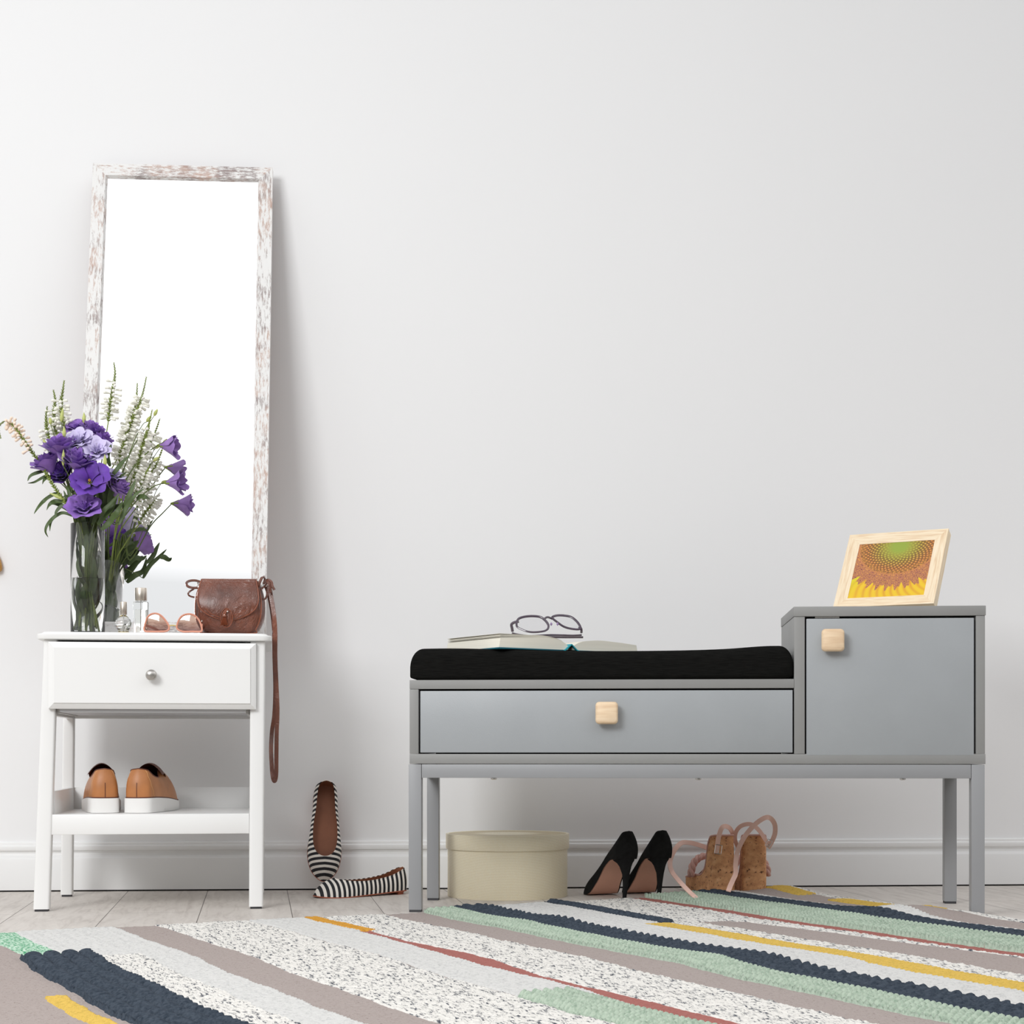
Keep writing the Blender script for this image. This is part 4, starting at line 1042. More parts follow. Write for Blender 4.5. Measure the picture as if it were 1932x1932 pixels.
    for k in range(9):
        a = (k - 4) / 4; tube(q, catmull([(-.0063 + a * .0030, yT - .0052 + .0012 * abs(a), .041), (-.0068 + a * .0052, yT - .0062 + .0012 * abs(a), .030), (-.0075 + a * .0085, yT - .0052, .019 + .0012 * (k % 3))], 4), .0014, 5, flat=.6)
    q.build('tassel', M['bag_trim'], tb, angle=60)
    # rings and strap
    for s_, x in ((-1, -.0725), (1, .0745)):
        q = MB(); tube(q, [(x + s_ * .0015 + .0035 * math.cos(t) * .4, -.004 + .004 * math.cos(t), .1165 + .0068 * math.sin(t)) for t in np.linspace(0, 2 * PI, 24, endpoint=False)], .0011, 6, True); q.build('ring', M['silver'], g)
    def wl(pts): 
        iv = g_inv; return [tuple(iv @ Vector(P(*p))) for p in pts]
    g_inv = (Matrix.Translation(g.location) @ Matrix.Rotation(g.rotation_euler.z, 4, 'Z')).inverted()
    def strap(pts, w_, nrm=(0, -1, 0), nm='strap', n=6):
        q = MB(); ribbon(q, catmull(wl(pts), n), w_, .0022, nrm=nrm); return q.build(nm, M['bag'], g, angle=50)
    # left loops
    strap([(372, 1109, 3.945), (363, 1109, 3.935), (354, 1106, 3.93), (352, 1100, 3.94), (358, 1096, 3.955), (370, 1095.5, 3.965), (384, 1100, 3.972), (394, 1103, 3.975)], .0055, (.2, -1, .6), 'strap_loop')
    strap([(366, 1111, 3.948), (358, 1116, 3.945), (355, 1121, 3.945), (359, 1125, 3.948), (367, 1127, 3.95)], .0035, (.0, -1, .5), 'strap_loop')
    # right knot
    strap([(484, 1114, 3.935), (488, 1104, 3.93), (493, 1092, 3.93), (497, 1088, 3.94), (500, 1093, 3.955), (498, 1102, 3.96)], .0062, (-.4, -1, .1), 'strap_loop')
    strap([(499, 1098, 3.95), (506, 1094, 3.94), (512, 1098, 3.93), (514, 1106, 3.925), (518, 1113, 3.925)], .0055, (.5, -1, .2), 'strap_end')
    strap([(504, 1100, 3.945), (498, 1107, 3.94), (491, 1113, 3.935), (489, 1121, 3.935), (493, 1129, 3.94), (500, 1130, 3.945), (504, 1121, 3.95), (502, 1110, 3.95)], .0042, (.6, -1, .0), 'strap_loop')
    strap([(499, 1096, 3.942), (506, 1099, 3.935), (509.5, 1108, 3.932), (509, 1119, 3.93)], .0075, (.2, -1, .0), 'strap_keeper')
    # long strap: down the side and back up
    strap([(507, 1104, 3.945), (510.5, 1120, 3.94), (514, 1140, 3.935), (517.5, 1165, 3.93), (519.5, 1195, 3.93), (519.5, 1240, 3.935), (521.5, 1290, 3.94), (523.5, 1340, 3.945), (522, 1385, 3.95), (521.5, 1430, 3.955), (521, 1462, 3.958), (518, 1473.5, 3.965), (514.5, 1464, 3.975), (512.5, 1440, 3.98), (511.5, 1410, 3.985), (513.5, 1378, 3.99), (517.5, 1350, 3.99), (519.5, 1300, 3.985), (518, 1240, 3.975), (517.5, 1200, 3.97), (517.5, 1190, 3.97), (513, 1150, 3.985), (507, 1120, 3.975), (502, 1107, 3.96)], .0098, (-.25, -1, 0), 'shoulder_strap', 8)
    q = MB(); tube(q, wl([(500, 1107, 3.945), (504.5, 1103, 3.94), (507, 1100.5, 3.94)]), .0007, 6); q.build('buckle_pin', M['silver'], g)
handbag()

# ------------------------------------------------------------------ sunglasses
def sunglasses():
    Y0 = 3.872; gb = P(326, 1195, Y0); gb[2] = TOPZ
    g = thing('sunglasses', 'rose-framed sunglasses with gradient lenses standing open on the nightstand', 'sunglasses', gb)
    def L(px, py, dy=0): p = P(px, py, Y0 + (1194 - py) * .00012 + dy) - gb; p[2] = max(p[2] , -.001) + .0016 if False else p[2]; return p
    zoff = np.array([0, 0, .0030 - (P(0, 1193, Y0)[2] - TOPZ)])
    rims = [[(272.5, 1190), (275, 1173), (281, 1162), (291, 1158), (301, 1160), (310, 1168), (317, 1178), (319, 1186), (314, 1191), (300, 1192), (286, 1192)],
            [(334, 1186), (336, 1174), (342, 1164), (352, 1159.5), (363, 1160), (372, 1166), (378, 1176), (381, 1188), (378, 1192), (362, 1192), (345, 1192)]]
    for i, rm in enumerate(rims):
        pts = catmull([L(x, y) + zoff for x, y in rm], 6, True)
        q = MB(); tube(q, pts, .0025, 8, True, flat=.9); q.build('rim', M['rose_acetate'], g)
        q = MB(); cc = pts.mean(0); n_ = len(pts); inn = [cc + (p - cc) * .97 for p in pts]
        q.add([cc + np.array([0, -.001, 0])] + inn, [(0, 1 + k, 1 + (k + 1) % n_) for k in range(n_)]); q.build('lens', M['lens_tint'], g)
    q = MB(); tube(q, catmull([L(317, 1182) + zoff, L(322, 1180.5, -.001) + zoff, L(329, 1180.5, -.001) + zoff, L(335, 1182) + zoff], 5), .0011, 8); q.build('bridge', M['gold'], g)
    for px, s_ in ((274, 1), (381, -1)):
        q = MB(); p0 = L(px, 1180) + zoff; e0 = p0 + np.array([0, .004, .0])
        e1 = p0 + np.array([s_ * .010, .060, -.004]); e2 = p0 + np.array([s_ * .016, .105, -.010]); e3 = p0 + np.array([s_ * .018, .135, -.0125])
        ribbon(q, catmull([p0, e0, e1, e2, e3], 5), .0055, .0022, nrm=(1, 0, 0)); q.build('temple', M['rose_acetate'], g)
    q = MB(); 
    tube(q, [L(381.5, 1171) + zoff + np.array([0, -.003, 0]), L(381.5, 1173.5) + zoff + np.array([0, -.003, 0])], .0012, 8); q.build('hinge_rivet', M['silver'], g)
sunglasses()

# ------------------------------------------------------------------ perfume bottles
def perfume_round():
    Y0 = 3.915; c = P(233, 1195, Y0); c[2] = TOPZ; s_ = Y0 / F
    g = thing('perfume_bottle', 'small round glass perfume bottle with a short metal cap next to the vase', 'perfume bottle', c)
    q = MB(); lathe(q, [(.0105, 0), (.0115, .001), (.012, .006), (.0125, .010), (.017, .019), (.0182, .026), (.0165, .034), (.011, .041), (.0065, .044), (.006, .047), (.0002, .047)], 40); q.build('bottle', M['perfume'], g, angle=60)
    q = MB(); lathe(q, [(.0005, .0035), (.0095, .0035), (.0105, .010), (.0150, .019), (.0150, .0215), (.0002, .0215)], 32); q.build('liquid', mat('perfume_liquid', (.99, .98, .94), .0, trans=1, ior=1.34), g)
    q = MB(); tube(q, [(0, 0, .008), (0, 0, .047)], .0009, 8); q.build('dip_tube', M['white_rubber'], g)
    q = MB(); lathe(q, [(.0078, .0465), (.0080, .047), (.0080, .0745), (.0074, .0755), (.0002, .0755)], 36, caps=(True, False)); q.build('cap', M['champagne'], g, angle=40)
    q = MB(); lathe(q, [(.0118, .0012), (.0124, .0014), (.0128, .0055), (.0122, .0060)], 32); q.build('gold_band', M['gold'], g)
perfume_round()
def perfume_tall():
    Y0 = 3.925; c = P(266, 1195, Y0); c[2] = TOPZ
    g = thing('perfume_bottle', 'tall rectangular glass perfume bottle with a wide metal cap beside the sunglasses', 'perfume bottle', c, R(4))
    def rr(h_, r, z): return [(x, y, z) for x, y in rrect(-h_, h_, -h_ * .6, h_ * .6, r, 4)]
    q = MB(); loft(q, [rr(.0150, .002, 0), rr(.0160, .003, .0015), rr(.0160, .003, .030), rr(.0172, .003, .071), rr(.0170, .003, .0755), rr(.0090, .003, .0775), rr(.0070, .003, .079)]); q.build('bottle', M['perfume'], g, angle=40)
    q = MB(); loft(q, [rr(.0125, .002, .006), rr(.0125, .002, .058)]); q.build('liquid', mat('perfume_liquid', (.99, .985, .95), .0, trans=1, ior=1.34), g, angle=40)
    q = MB(); tube(q, [(0, 0, .010), (0, 0, .078)], .0009, 8); q.build('dip_tube', M['white_rubber'], g)
    q = MB(); lathe(q, [(.0136, .0795), (.0138, .080), (.0138, .1075), (.0132, .1085), (.0002, .1085)], 40, caps=(True, False)); q.build('cap', M['champagne'], g, angle=40)
perfume_tall()

# ------------------------------------------------------------------ ornament cut by the left edge
def ornament():
    Y0 = 4.345; c = P(-8.5, 1079.5, Y0); g = thing('pendant_ornament', 'mustard glazed drop-shaped ornament hanging at the far left edge', 'ornament', c)
    q = MB(); lathe(q, [(.0004, 0), (.010, .0008), (.0155, .004), (.0172, .010), (.0165, .018), (.0135, .030), (.0085, .042), (.0035, .052), (.0012, .058)], 32); q.build('drop', M['mustard'], g)
    q = MB(); tube(q, [(0, 0, .057), (0, 0, .30)], .0008, 6); q.build('cord', M['lining'], g)
    q = MB(); yw = wallY(c[0]) - Y0; tube(q, catmull([(0, -.004, .308), (0, -.004, .300), (0, .004, .297), (-.035, yw * .5, .300), (-.07, yw, .302)], 5), .002, 8); q.build('hook', M['steel'], g)
ornament()

# ------------------------------------------------------------------ vase and flowers
VY = 3.965; vb = P(165.5, 1200, VY); vb[2] = TOPZ
VR, VH = .0392, H + (HZ - 989) / F * VY - TOPZ
g = thing('glass_vase', 'tall clear glass cylinder vase half full of water on the nightstand', 'vase', vb)
q = MB(); lathe(q, [(.0005, 0), (VR - .001, 0), (VR, .001), (VR, VH - .0008), (VR - .0008, VH), (VR - .0010, VH), (VR - .0017, VH - .0008), (VR - .0017, .0095), (VR - .004, .008), (.0005, .008)], 72, caps=(True, True)); q.build('glass_body', M['glass'], g, angle=50)
WH = H + (HZ - 1093) / F * VY - TOPZ
q = MB(); lathe(q, [(.0004, .0083), (VR - .0044, .0083), (VR - .0020, .0098), (VR - .0020, WH + .0006), (VR - .004, WH), (.0004, WH)], 72); q.build('water', M['water'], g, angle=50)

rnd = random.Random(11)
def lerp(a, b, t): return a + (b - a) * t
def stem_path(head, seed, tail=None):
    r_ = random.Random(seed); a = r_.uniform(0, 2 * PI); rr = r_.uniform(.1, .62) * VR
    b_ = np.array([vb[0] + rr * math.cos(a), vb[1] + rr * math.sin(a), TOPZ + r_.uniform(.012, .035)])
    dx = head[0] - vb[0]; dy = head[1] - vb[1]; d = math.hypot(dx, dy) + 1e-6; k = min(1, d / .08) * .74 * VR
    nk = np.array([vb[0] + dx / d * k, vb[1] + dy / d * k, TOPZ + VH - .004])
    b_[0] = vb[0] - (nk[0] - vb[0]) * .6 + (b_[0] - vb[0]) * .45; b_[1] = vb[1] - (nk[1] - vb[1]) * .6 + (b_[1] - vb[1]) * .45
    up = nk + (nk - b_) * .35
    pts = [b_, lerp(b_, nk, .5), nk, up] + ([] if tail is None else tail) + [head]
    if np.linalg.norm(head - up) < .05 or (tail is None and head[2] < up[2] + .02): pts = [b_, lerp(b_, nk, .5), nk, lerp(nk, head, .5) + np.array([0, 0, .01]), head]
    return catmull(pts, 6)
def petal_ring(q, c, ax, L_, n, ph, tilt0, tilt1, aw, ruffle, r0, seed, mi=0, asym=.0):
    r_ = random.Random(seed); ax = np.array(ax, float); ax /= np.linalg.norm(ax)
    t = np.array([1., 0, 0]) if abs(ax[0]) < .8 else np.array([0, 1., 0]); e1 = np.cross(ax, t); e1 /= np.linalg.norm(e1); e2 = np.cross(ax, e1)
    nu, nv = 9, 10
    for k in range(n):
        a0 = ph + 2 * PI * k / n + r_.uniform(-.12, .12); lk = L_ * r_.uniform(.88, 1.08); ff = r_.uniform(0, 6); jt = r_.uniform(-.10, .16)
        rs_, zs_ = [r0], [0.0]
        for i in range(nu):
            ti = R(tilt0) + (R(tilt1) + jt - R(tilt0)) * ((i + .5) / nu) ** 1.4; rs_.append(rs_[-1] + lk / nu * math.sin(ti)); zs_.append(zs_[-1] + lk / nu * math.cos(ti))
        vs = []
        for i in range(nu + 1):
            u_ = i / nu
            for j in range(nv + 1):
                w_ = (j / nv - .5) * 2; ue = u_ * (1 - .13 * abs(w_) ** 3 * u_ + .02 * math.sin(5 * w_ + ff) * u_); x = ue * nu; i0 = min(int(x), nu - 1); t_ = x - i0
                rr = lerp(rs_[i0], rs_[i0 + 1], t_); zz = lerp(zs_[i0], zs_[i0 + 1], t_)
                an = a0 + w_ * aw * (1 - .10 * u_ ** 4); rr += .05 * w_ * L_ * u_ ; rr -= .05 * L_ * abs(w_) ** 3 * u_ ** 2
                zz += ruffle * L_ * u_ ** 3 * math.sin(4.2 * w_ + ff) ; rr += ruffle * .7 * L_ * u_ ** 4 * math.cos(7.5 * w_ + ff)
                rr = max(rr, .0003)
                vs.append(c + ax * zz + e1 * rr * math.cos(an) + e2 * rr * math.sin(an))
        q.add(vs, [(i * (nv + 1) + j, (i + 1) * (nv + 1) + j, (i + 1) * (nv + 1) + j + 1, i * (nv + 1) + j + 1) for i in range(nu) for j in range(nv)], mi)
def leaf(q, pts, wid, mi=0, up=(0, -1, .3)):
    p = catmull(pts, 7); N = len(p); T = frames(p)[0]; vs = []; up = np.array(up, float)
    for i in range(N):
        t = i / (N - 1); w_ = wid * (math.sin(PI * min(1, t * .96 + .04) ** .75)) ** .8 if t < 1 else 0
        b_ = np.cross(T[i], up); b_ /= (np.linalg.norm(b_) + 1e-9); n_ = np.cross(b_, T[i])
        vs += [p[i] - b_ * w_ / 2 + n_ * w_ * .18, p[i], p[i] + b_ * w_ / 2 + n_ * w_ * .18]
    q.add(vs, [(i * 3 + j, (i + 1) * 3 + j, (i + 1) * 3 + j + 1, i * 3 + j + 1) for i in range(N - 1) for j in range(2)], mi)
def flower_thing(name, lab, cat, path, grp):
    b_ = path[0]; o = thing(name, lab, cat, b_, 0, grp); return o, b_
def stem_leaves(q, path, seed, n, size=.05, lo=.45, hi=.85, spread=1.0):
    r_ = random.Random(seed)
    for k in range(n):
        i = int(lerp(lo, hi, (k + r_.random() * .6) / n) * (len(path) - 1)); p0 = path[i]; a = r_.uniform(0, 2 * PI); d = np.array([math.cos(a), math.sin(a) * .7, 0]); L_ = size * r_.uniform(.7, 1.2)
        inside = p0[2] < TOPZ + VH
        if inside: d = d * .10
        d = d * spread
        leaf(q, [p0, p0 + d * L_ * .35 + np.array([0, 0, L_ * .35]), p0 + d * L_ * .8 + np.array([0, 0, L_ * .55]), p0 + d * L_ * 1.05 + np.array([0, 0, L_ * (.5 if not inside else .95)])], L_ * r_.uniform(.17, .26))

def lisianthus(lab, px, py, Y, rpx, ax, kind_, mt, seed, tail=None, leaves=2):
    head = P(px, py, Y); Rr = rpx * Y / F * 1.10; axn = np.array(ax, float); axn /= np.linalg.norm(axn)
    dep = Rr * (1.15 if kind_ != 'trumpet' else 1.9); base = head - axn * dep * (.62 if kind_ != 'trumpet' else .5)
    path = stem_path(base, seed, tail)
    g, b_ = flower_thing('lisianthus', lab, 'flower', path, 'lisianthus flowers in the glass vase')
    rel = path - b_
    q = MB(); tube(q, rel, np.linspace(.0021, .0013, len(rel)), 7); q.build('stem', M['stem'], g)
    q = MB(); c = base - b_
    if kind_ == 'open':
        petal_ring(q, c, axn, Rr * 1.42, 5, seed, 34, 84, .88, .07, Rr * .10, seed, 0)
        petal_ring(q, c + axn * Rr * .1, axn, Rr * 1.22, 5, seed + .6, 26, 70, .84, .07, Rr * .08, seed + 1, 0)
        petal_ring(q, c + axn * Rr * .16, axn, Rr * 1.05, 5, seed + .2, 16, 54, .84, .07, Rr * .06, seed + 2, 0)
        petal_ring(q, c + axn * Rr * .22, axn, Rr * .88, 3, seed + .9, 0, 26, 1.1, .08, Rr * .05, seed + 3, 0)
        petal_ring(q, c + axn * Rr * .26, axn, Rr * .72, 3, seed + .4, -6, 6, 1.2, .06, Rr * .07, seed + 4, 0)
    elif kind_ == 'cup':
        petal_ring(q, c, axn, Rr * 1.42, 5, seed, 42, 50, .92, .05, Rr * .10, seed, 0)
        petal_ring(q, c + axn * Rr * .10, axn, Rr * 1.36, 5, seed + .6, 36, 44, .86, .055, Rr * .08, seed + 1, 0)
        petal_ring(q, c + axn * Rr * .22, axn, Rr * 1.24, 5, seed + .2, 28, 36, .86, .055, Rr * .06, seed + 2, 0)
        petal_ring(q, c + axn * Rr * .36, axn, Rr * 1.06, 4, seed + .9, 20, 24, .95, .05, Rr * .05, seed + 3, 0)
        petal_ring(q, c + axn * Rr * .44, axn, Rr * .92, 3, seed + .3, 10, 8, 1.2, .05, Rr * .05, seed + 4, 0)
    elif kind_ == 'wide':
        petal_ring(q, c, axn, Rr * 1.45, 5, seed, 22, 98, .86, .05, Rr * .10, seed, 0)
        petal_ring(q, c + axn * Rr * .1, axn, Rr * 1.15, 4, seed + .6, 14, 80, .80, .06, Rr * .08, seed + 1, 0)
    else:
        petal_ring(q, c, axn, Rr * 2.1, 5, seed, 30, 33, .92, .045, Rr * .06, seed, 0)
        petal_ring(q, c + axn * Rr * .1, axn, Rr * 1.9, 4, seed + .6, 24, 26, .95, .05, Rr * .05, seed + 1, 0)
    q.build('petals', M[mt], g, angle=180)
    if kind_ == 'wide':
        q = MB(); 
        for k in range(5): a = k * 1.256; tube(q, [c + axn * Rr * .1, c + axn * Rr * .55 + np.array([.0022 * math.cos(a), 0, .0022 * math.sin(a)])], [.0006, .0013], 6)
        q.build('stamens', M['stamen'], g)
    q = MB(); tube(q, [c - axn * .004, c - axn * .001, c + axn * Rr * .14, c + axn * Rr * .25], [.0012, .0028, Rr * .16 + .001, Rr * .10], 8)
    petal_ring(q, c - axn * .001, axn, Rr * .75, 5, seed, 30, 30, .22, 0, .002, seed + 7, 0); q.build('sepals', M['leaf2'], g)
    if leaves:
        q = MB(); stem_leaves(q, rel + b_, seed + 3, leaves, .055, .30, .85); q.v = [tuple(np.array(v) - b_) for v in q.v]; q.build('leaves', M['leaf'], g, angle=180)
    return g
BL_ = [
 ('mid-violet lisianthus at the top left of the bouquet', 143, 805, 3.985, 18, (-.15, -.55, .8), 'open', 'pet_mid', 1),
 ('violet lisianthus seen from the side at the very top right of the bouquet', 173, 811, 3.99, 21, (.25, -.35, .9), 'cup', 'pet_mid', 2),
 ('violet cup-shaped lisianthus at the right shoulder of the bouquet', 192, 828, 3.985, 20, (.55, -.25, .8), 'cup', 'pet_mid', 3),
 ('pale lavender lisianthus, the upper of the two pale ones', 145, 829, 3.945, 24, (-.15, -.75, .65), 'open', 'pet_pale', 4),
 ('pale lavender lisianthus, the lower of the two pale ones', 181, 848, 3.935, 22, (.1, -.85, .55), 'open', 'pet_pale', 5),
 ('violet lisianthus cup below the white spikes on the left', 111, 843, 3.93, 28, (-.1, -.35, .95), 'cup', 'pet_mid', 6),
 ('violet lisianthus leaning out furthest left', 89, 874, 3.94, 26, (-.45, -.3, .85), 'cup', 'pet_mid', 7),
 ('violet lisianthus cup in the middle of the bouquet', 144, 868, 3.92, 27, (.2, -.55, .8), 'cup', 'pet_mid', 8),
 ('dark violet lisianthus half hidden under the left flowers', 118, 892, 3.955, 22, (-.2, -.6, .3), 'cup', 'pet_deep', 9),
 ('deep purple wide-open lisianthus with an amber centre', 168, 903, 3.905, 31, (.12, -.92, .35), 'wide', 'pet_deep', 10),
 ('pale mauve lisianthus at the right of the deep purple one', 213, 894, 3.955, 19, (.3, -.35, .85), 'open', 'pet_pale', 12),
 ('mauve lisianthus bell at the lower right of the bouquet', 223, 922, 3.95, 22, (.5, -.4, .75), 'cup', 'pet_lilac', 13),
 ('ruffled mauve lisianthus hanging low just above the vase rim', 158, 955, 3.915, 27, (.05, -.72, .68), 'open', 'pet_mid', 14),
]
for a in BL_: lisianthus(*a)
def YZ(px, py, Y): return P(px, py, Y)
lisianthus('upper of the two mauve trumpet lisianthus reaching right', 318, 841, 4.11, 19, (.95, -.1, -.06), 'trumpet', 'pet_lilac', 21, [YZ(205, 960, 4.0), YZ(250, 885, 4.06), YZ(278, 854, 4.09)], 1)
lisianthus('lower of the two mauve trumpet lisianthus reaching right', 330, 910, 4.09, 19, (.95, -.15, .02), 'trumpet', 'pet_lilac', 22, [YZ(215, 990, 4.0), YZ(262, 940, 4.05), YZ(290, 918, 4.07)], 1)

def bud(lab, px, py, Y, lpx, ax, seed, tail=None):
    head = P(px, py, Y); axn = np.array(ax, float); axn /= np.linalg.norm(axn); L_ = lpx * Y / F; base = head - axn * L_ / 2
    path = stem_path(base, seed, tail); g, b_ = flower_thing('lisianthus_bud', lab, 'flower bud', path, 'lisianthus buds in the glass vase'); rel = path - b_
    q = MB(); tube(q, rel, np.linspace(.0018, .0009, len(rel)), 6); q.build('stem', M['stem'], g)
    c = base - b_; q = MB(); pts = [c + axn * L_ * t for t in (0, .1, .3, .5, .7, .9, 1)]; tube(q, pts, [.0012, .0028, .0044, .0043, .003, .0014, .0004], 9)
    for k in range(3):
        a = k * 2.1; e = np.array([math.cos(a), math.sin(a), 0]) * .0035
        tube(q, catmull([c, c + axn * L_ * .3 + e, c + axn * L_ * .8 + e * .7], 3), [.0008] * 6 + [.0003], 5)
    q.build('bud', M['bud'], g)
for a in [('plump green bud standing highest above the left flowers', 117, 783, 3.96, 26, (.12, 0, 1), 31), ('green bud rising between the two top violet flowers', 158.5, 789, 3.99, 22, (0, 0, 1), 32),
          ('green bud just left of the upper pale flower', 121, 815, 3.93, 22, (0, -.1, 1), 33), ('green bud between the left and middle violet flowers', 119.5, 863, 3.905, 30, (.05, -.1, 1), 34),
          ('green bud in front of the right-hand leaves', 198, 869, 3.92, 24, (.0, -.1, 1), 35), ('pale bud at the far left above the violet cup', 84, 835, 3.95, 14, (-.3, 0, 1), 36),
          ('slim green bud on the left beside the white spikes', 95, 794, 3.96, 13, (-.1, 0, 1), 40)]: bud(*a)
bud('pale bud sticking out sideways low on the left', 107, 936, 3.93, 30, (-.9, -.1, .38), 37, [YZ(135, 960, 3.93)])
bud('upper green bud on the thin right-hand stalk', 294, 778, 4.11, 15, (.45, 0, .9), 38, [YZ(205, 950, 4.0), YZ(248, 850, 4.07), YZ(270, 815, 4.10)])
bud('lower green bud on the thin right-hand stalk', 281, 790, 4.11, 15, (.6, 0, .8), 39, [YZ(210, 950, 4.0), YZ(250, 840, 4.07), YZ(268, 803, 4.10)])
bud('small green bud below the upper trumpet flower', 295, 866, 4.10, 14, (.7, 0, .5), 41, [YZ(215, 980, 4.0), YZ(258, 928, 4.06), YZ(276, 890, 4.09)])

def spike(lab, pts, Y, f0, f1, seed, mt='floret', side=0, wmul=1.0):
    ctrl = [P(x, y, Y) for x, y in pts]; r_ = random.Random(seed); top_ = catmull(ctrl[::-1], 8); path = stem_path(ctrl[-1], seed)
    full = np.concatenate([path[:-1], top_]); g, b_ = flower_thing('white_flower_spike', lab, 'flower', full, 'white flower spikes in the glass vase'); rel = full - b_; n = len(rel)
    q = MB(); tube(q, rel, np.linspace(.0019, .0007, n), 6); q.build('stem', M['leaf2'], g)
    tp = top_ - b_; seg = np.concatenate([[0], np.cumsum(np.linalg.norm(np.diff(tp, axis=0), axis=1))]); Lt = seg[-1]
    def at(d): return np.array([np.interp(d, seg, tp[:, i]) for i in range(3)])
    q = MB(); qf = MB(); d = Lt; k = 0
    while d > 0:
        fr = 1 - d / Lt; p = at(d); tdir = at(min(Lt, d + .003)) - at(max(0, d - .003)); tdir /= np.linalg.norm(tdir) + 1e-9
        for j in range(3):
            a = k * 1.1 + j * 2.094 + r_.uniform(-.2, .2); e = np.array([math.cos(a), math.sin(a), 0]); e = e - tdir * np.dot(e, tdir); e /= np.linalg.norm(e) + 1e-9
            sz = .0026 + .0040 * min(1, fr * 2.2)
            dd = e * .75 + tdir * .65; tube(q, [p, p + dd * sz * .55, p + dd * sz * 1.25], [.0008, sz * .30, .0002], 5)
            if f0 < fr < f1 and r_.random() < .74:
                L_ = .0185 * wmul * r_.uniform(.75, 1.15); dd = e * 1.0 + tdir * r_.uniform(.0, .35) + np.array([0, 0, -.15]); b0 = p + e * .002
                tube(qf, [b0, b0 + dd * L_ * .3, b0 + dd * L_ * .75, b0 + dd * L_, b0 + dd * L_ * 1.1 + tdir * .001], [.0009, .0018, .0034, .0040, .0016], 6)
        d -= .0030 + .0026 * min(1, fr * 1.6); k += 1
    q.build('green_buds', M['leaf2'], g, angle=180); qf.build('florets', M[mt], g, angle=180) if qf.v else None
SPK = [
 ('tallest white flower spike, rising straight up in front of the mirror', [(215, 685), (217, 705), (213, 735), (207, 765), (204, 798)], 4.06, .32, .95, 51),
 ('white flower spike with its tip furthest right of the tall ones', [(276, 712), (270, 740), (262, 765), (250, 790), (240, 815), (230, 850), (224, 880)], 4.09, .22, 1, 52),
 ('white flower spike whose green tip stands just left of the rightmost tall one', [(259, 724), (258, 745), (255, 770), (246, 800), (234, 835), (222, 865)], 4.10, .34, 1, 53),
 ('thin white flower spike next to the upper right buds', [(287, 774), (281, 800), (274, 825), (266, 850), (258, 885), (247, 915)], 4.09, .25, 1, 54),
 ('short white flower spike low behind the right stalks', [(283, 880), (274, 895), (266, 912), (256, 930), (247, 955)], 4.08, .15, 1, 55),
 ('white flower spike with the highest green tip on the left', [(121, 719), (118, 740), (115, 760), (117, 785), (124, 812)], 3.985, .38, 1, 56),
 ('white flower spike, middle of the three on the left', [(101, 737), (104, 755), (102, 775), (103, 800), (108, 822)], 3.99, .45, 1, 57),
 ('white flower spike furthest left of the three green-tipped ones', [(89, 768), (87, 785), (88, 810), (95, 835), (104, 860)], 3.98, .42, 1, 58),
]
for a in SPK: spike(*a)
spike('drooping peach-white flower spike reaching out to the left edge', [(1, 826), (-2, 806), (9, 795), (22, 800), (35, 815), (48, 836), (62, 855), (78, 878), (100, 915), (128, 955)], 3.93, .17, .46, 59, 'floret_peach', wmul=.75)

# loose leafy stalks that fill the bouquet and droop over the rim
def leafy(lab, curves, seed, Y=3.93, wid=.008, inner=0):
    first = P(*curves[0][0], Y); path = stem_path(first, seed); g, b_ = flower_thing('leafy_stalk', lab, 'foliage', path, 'green leafy stalks in the glass vase'); rel = path - b_
    q = MB(); tube(q, rel, np.linspace(.0022, .0010, len(rel)), 6); q.build('stem', M['stem'], g)
    q = MB(); r_ = random.Random(seed)
    for cv in curves:
        pts = [P(x, y, Y + r_.uniform(-.01, .01)) - b_ for x, y in cv]; leaf(q, pts, wid * r_.uniform(.8, 1.2))
    for k in range(inner):
        t = r_.uniform(.0, .52); i = int(t * len(rel)); p0 = rel[i]; a = r_.uniform(0, 2 * PI); 
        z1 = min(p0[2] + r_.uniform(.06, .10), VH + .05); ww = r_.uniform(.012, .020)
        tx, ty_ = (vb[0] - b_[0]) + .024 * math.cos(a), (vb[1] - b_[1]) + .024 * math.sin(a)
        leaf(q, [p0, np.array([lerp(p0[0], tx, .6), lerp(p0[1], ty_, .6), lerp(p0[2], z1, .35)]), np.array([tx, ty_, lerp(p0[2], z1, .75)]), np.array([tx * .9 + rel[-1][0] * .0, ty_, z1])], ww, up=(math.cos(a), math.sin(a) , .1))
    q.build('leaves', M['leaf'], g, angle=180)
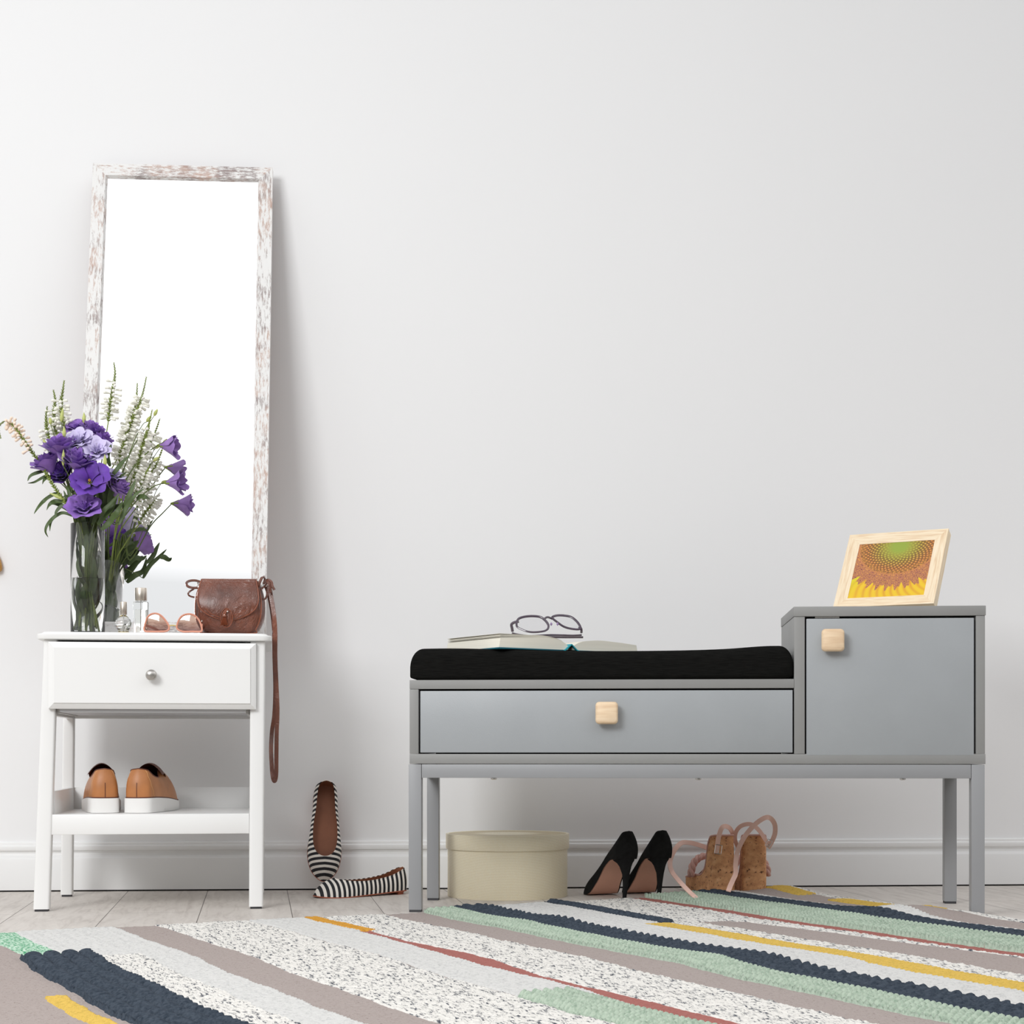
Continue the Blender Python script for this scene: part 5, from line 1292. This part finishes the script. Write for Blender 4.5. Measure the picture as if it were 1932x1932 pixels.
LEAVES = [
 ('leafy stalk drooping over the left of the rim in long curved blades', [[(140, 975), (120, 968), (104, 975), (90, 990), (86, 1003), (91, 1014)], [(132, 962), (118, 955), (107, 965), (104, 975)], [(118, 968), (104, 975), (96, 985), (94, 1003)]], 61),
 ('leafy stalk with a wide blade hanging at the left', [[(112, 930), (100, 934), (84, 945), (72, 958), (64, 970)], [(122, 948), (105, 946), (94, 952), (88, 963)]], 62),
 ('leafy stalk with blades pointing left under the violet flowers', [[(90, 895), (78, 903), (65, 910), (52, 912)], [(90, 888), (72, 892), (58, 898), (52, 908)], [(104, 904), (92, 901), (84, 905), (80, 914)]], 63),
 ('leafy stalk with blades fanning out to the right', [[(225, 990), (238, 960), (255, 935), (272, 922)], [(232, 960), (243, 938), (250, 920), (256, 905)], [(258, 942), (266, 938), (274, 938), (283, 942)]], 64),
 ('leafy stalk with dark blades behind the right flowers', [[(205, 950), (212, 925), (222, 905), (240, 890)], [(210, 900), (222, 885), (232, 872), (243, 860)], [(208, 880), (203, 862), (207, 848), (210, 838)]], 65),
 ('leafy stalk standing tall in the middle of the vase', [[(165, 985), (160, 960), (150, 940), (138, 925)], [(180, 980), (186, 955), (190, 930), (196, 905)]], 66),
 ('leafy stalk pressed against the right side of the vase', [[(185, 990), (205, 965), (215, 950), (222, 935)], [(175, 990), (182, 970), (186, 950), (182, 925)]], 67),
 ('leafy stalk pressed against the left side of the vase', [[(150, 985), (138, 965), (128, 945), (120, 925)], [(148, 975), (142, 955), (132, 935), (126, 915)]], 68),
 ('leafy stalk with narrow blades between the purple flowers', [[(190, 980), (198, 950), (202, 930), (206, 905)], [(195, 960), (206, 940), (214, 925), (224, 900)], [(200, 975), (214, 960), (226, 955), (236, 950)]], 69),
 ('leafy stalk with a broad blade leaning right over the rim', [[(192, 1000), (208, 985), (222, 965), (232, 945)], [(188, 985), (196, 965), (210, 950), (226, 930)]], 71),
 ('leafy stalk with short blades close behind the low ruffled flower', [[(172, 988), (178, 965), (172, 945), (160, 925)], [(160, 988), (150, 968), (150, 945), (156, 925)]], 72),
]
for i, (lab, cv, sd) in enumerate(LEAVES): leafy(lab, cv, sd, 3.93 + .012 * (i % 3), .009 if i < 3 else .014, 4 if i > 2 else 2)
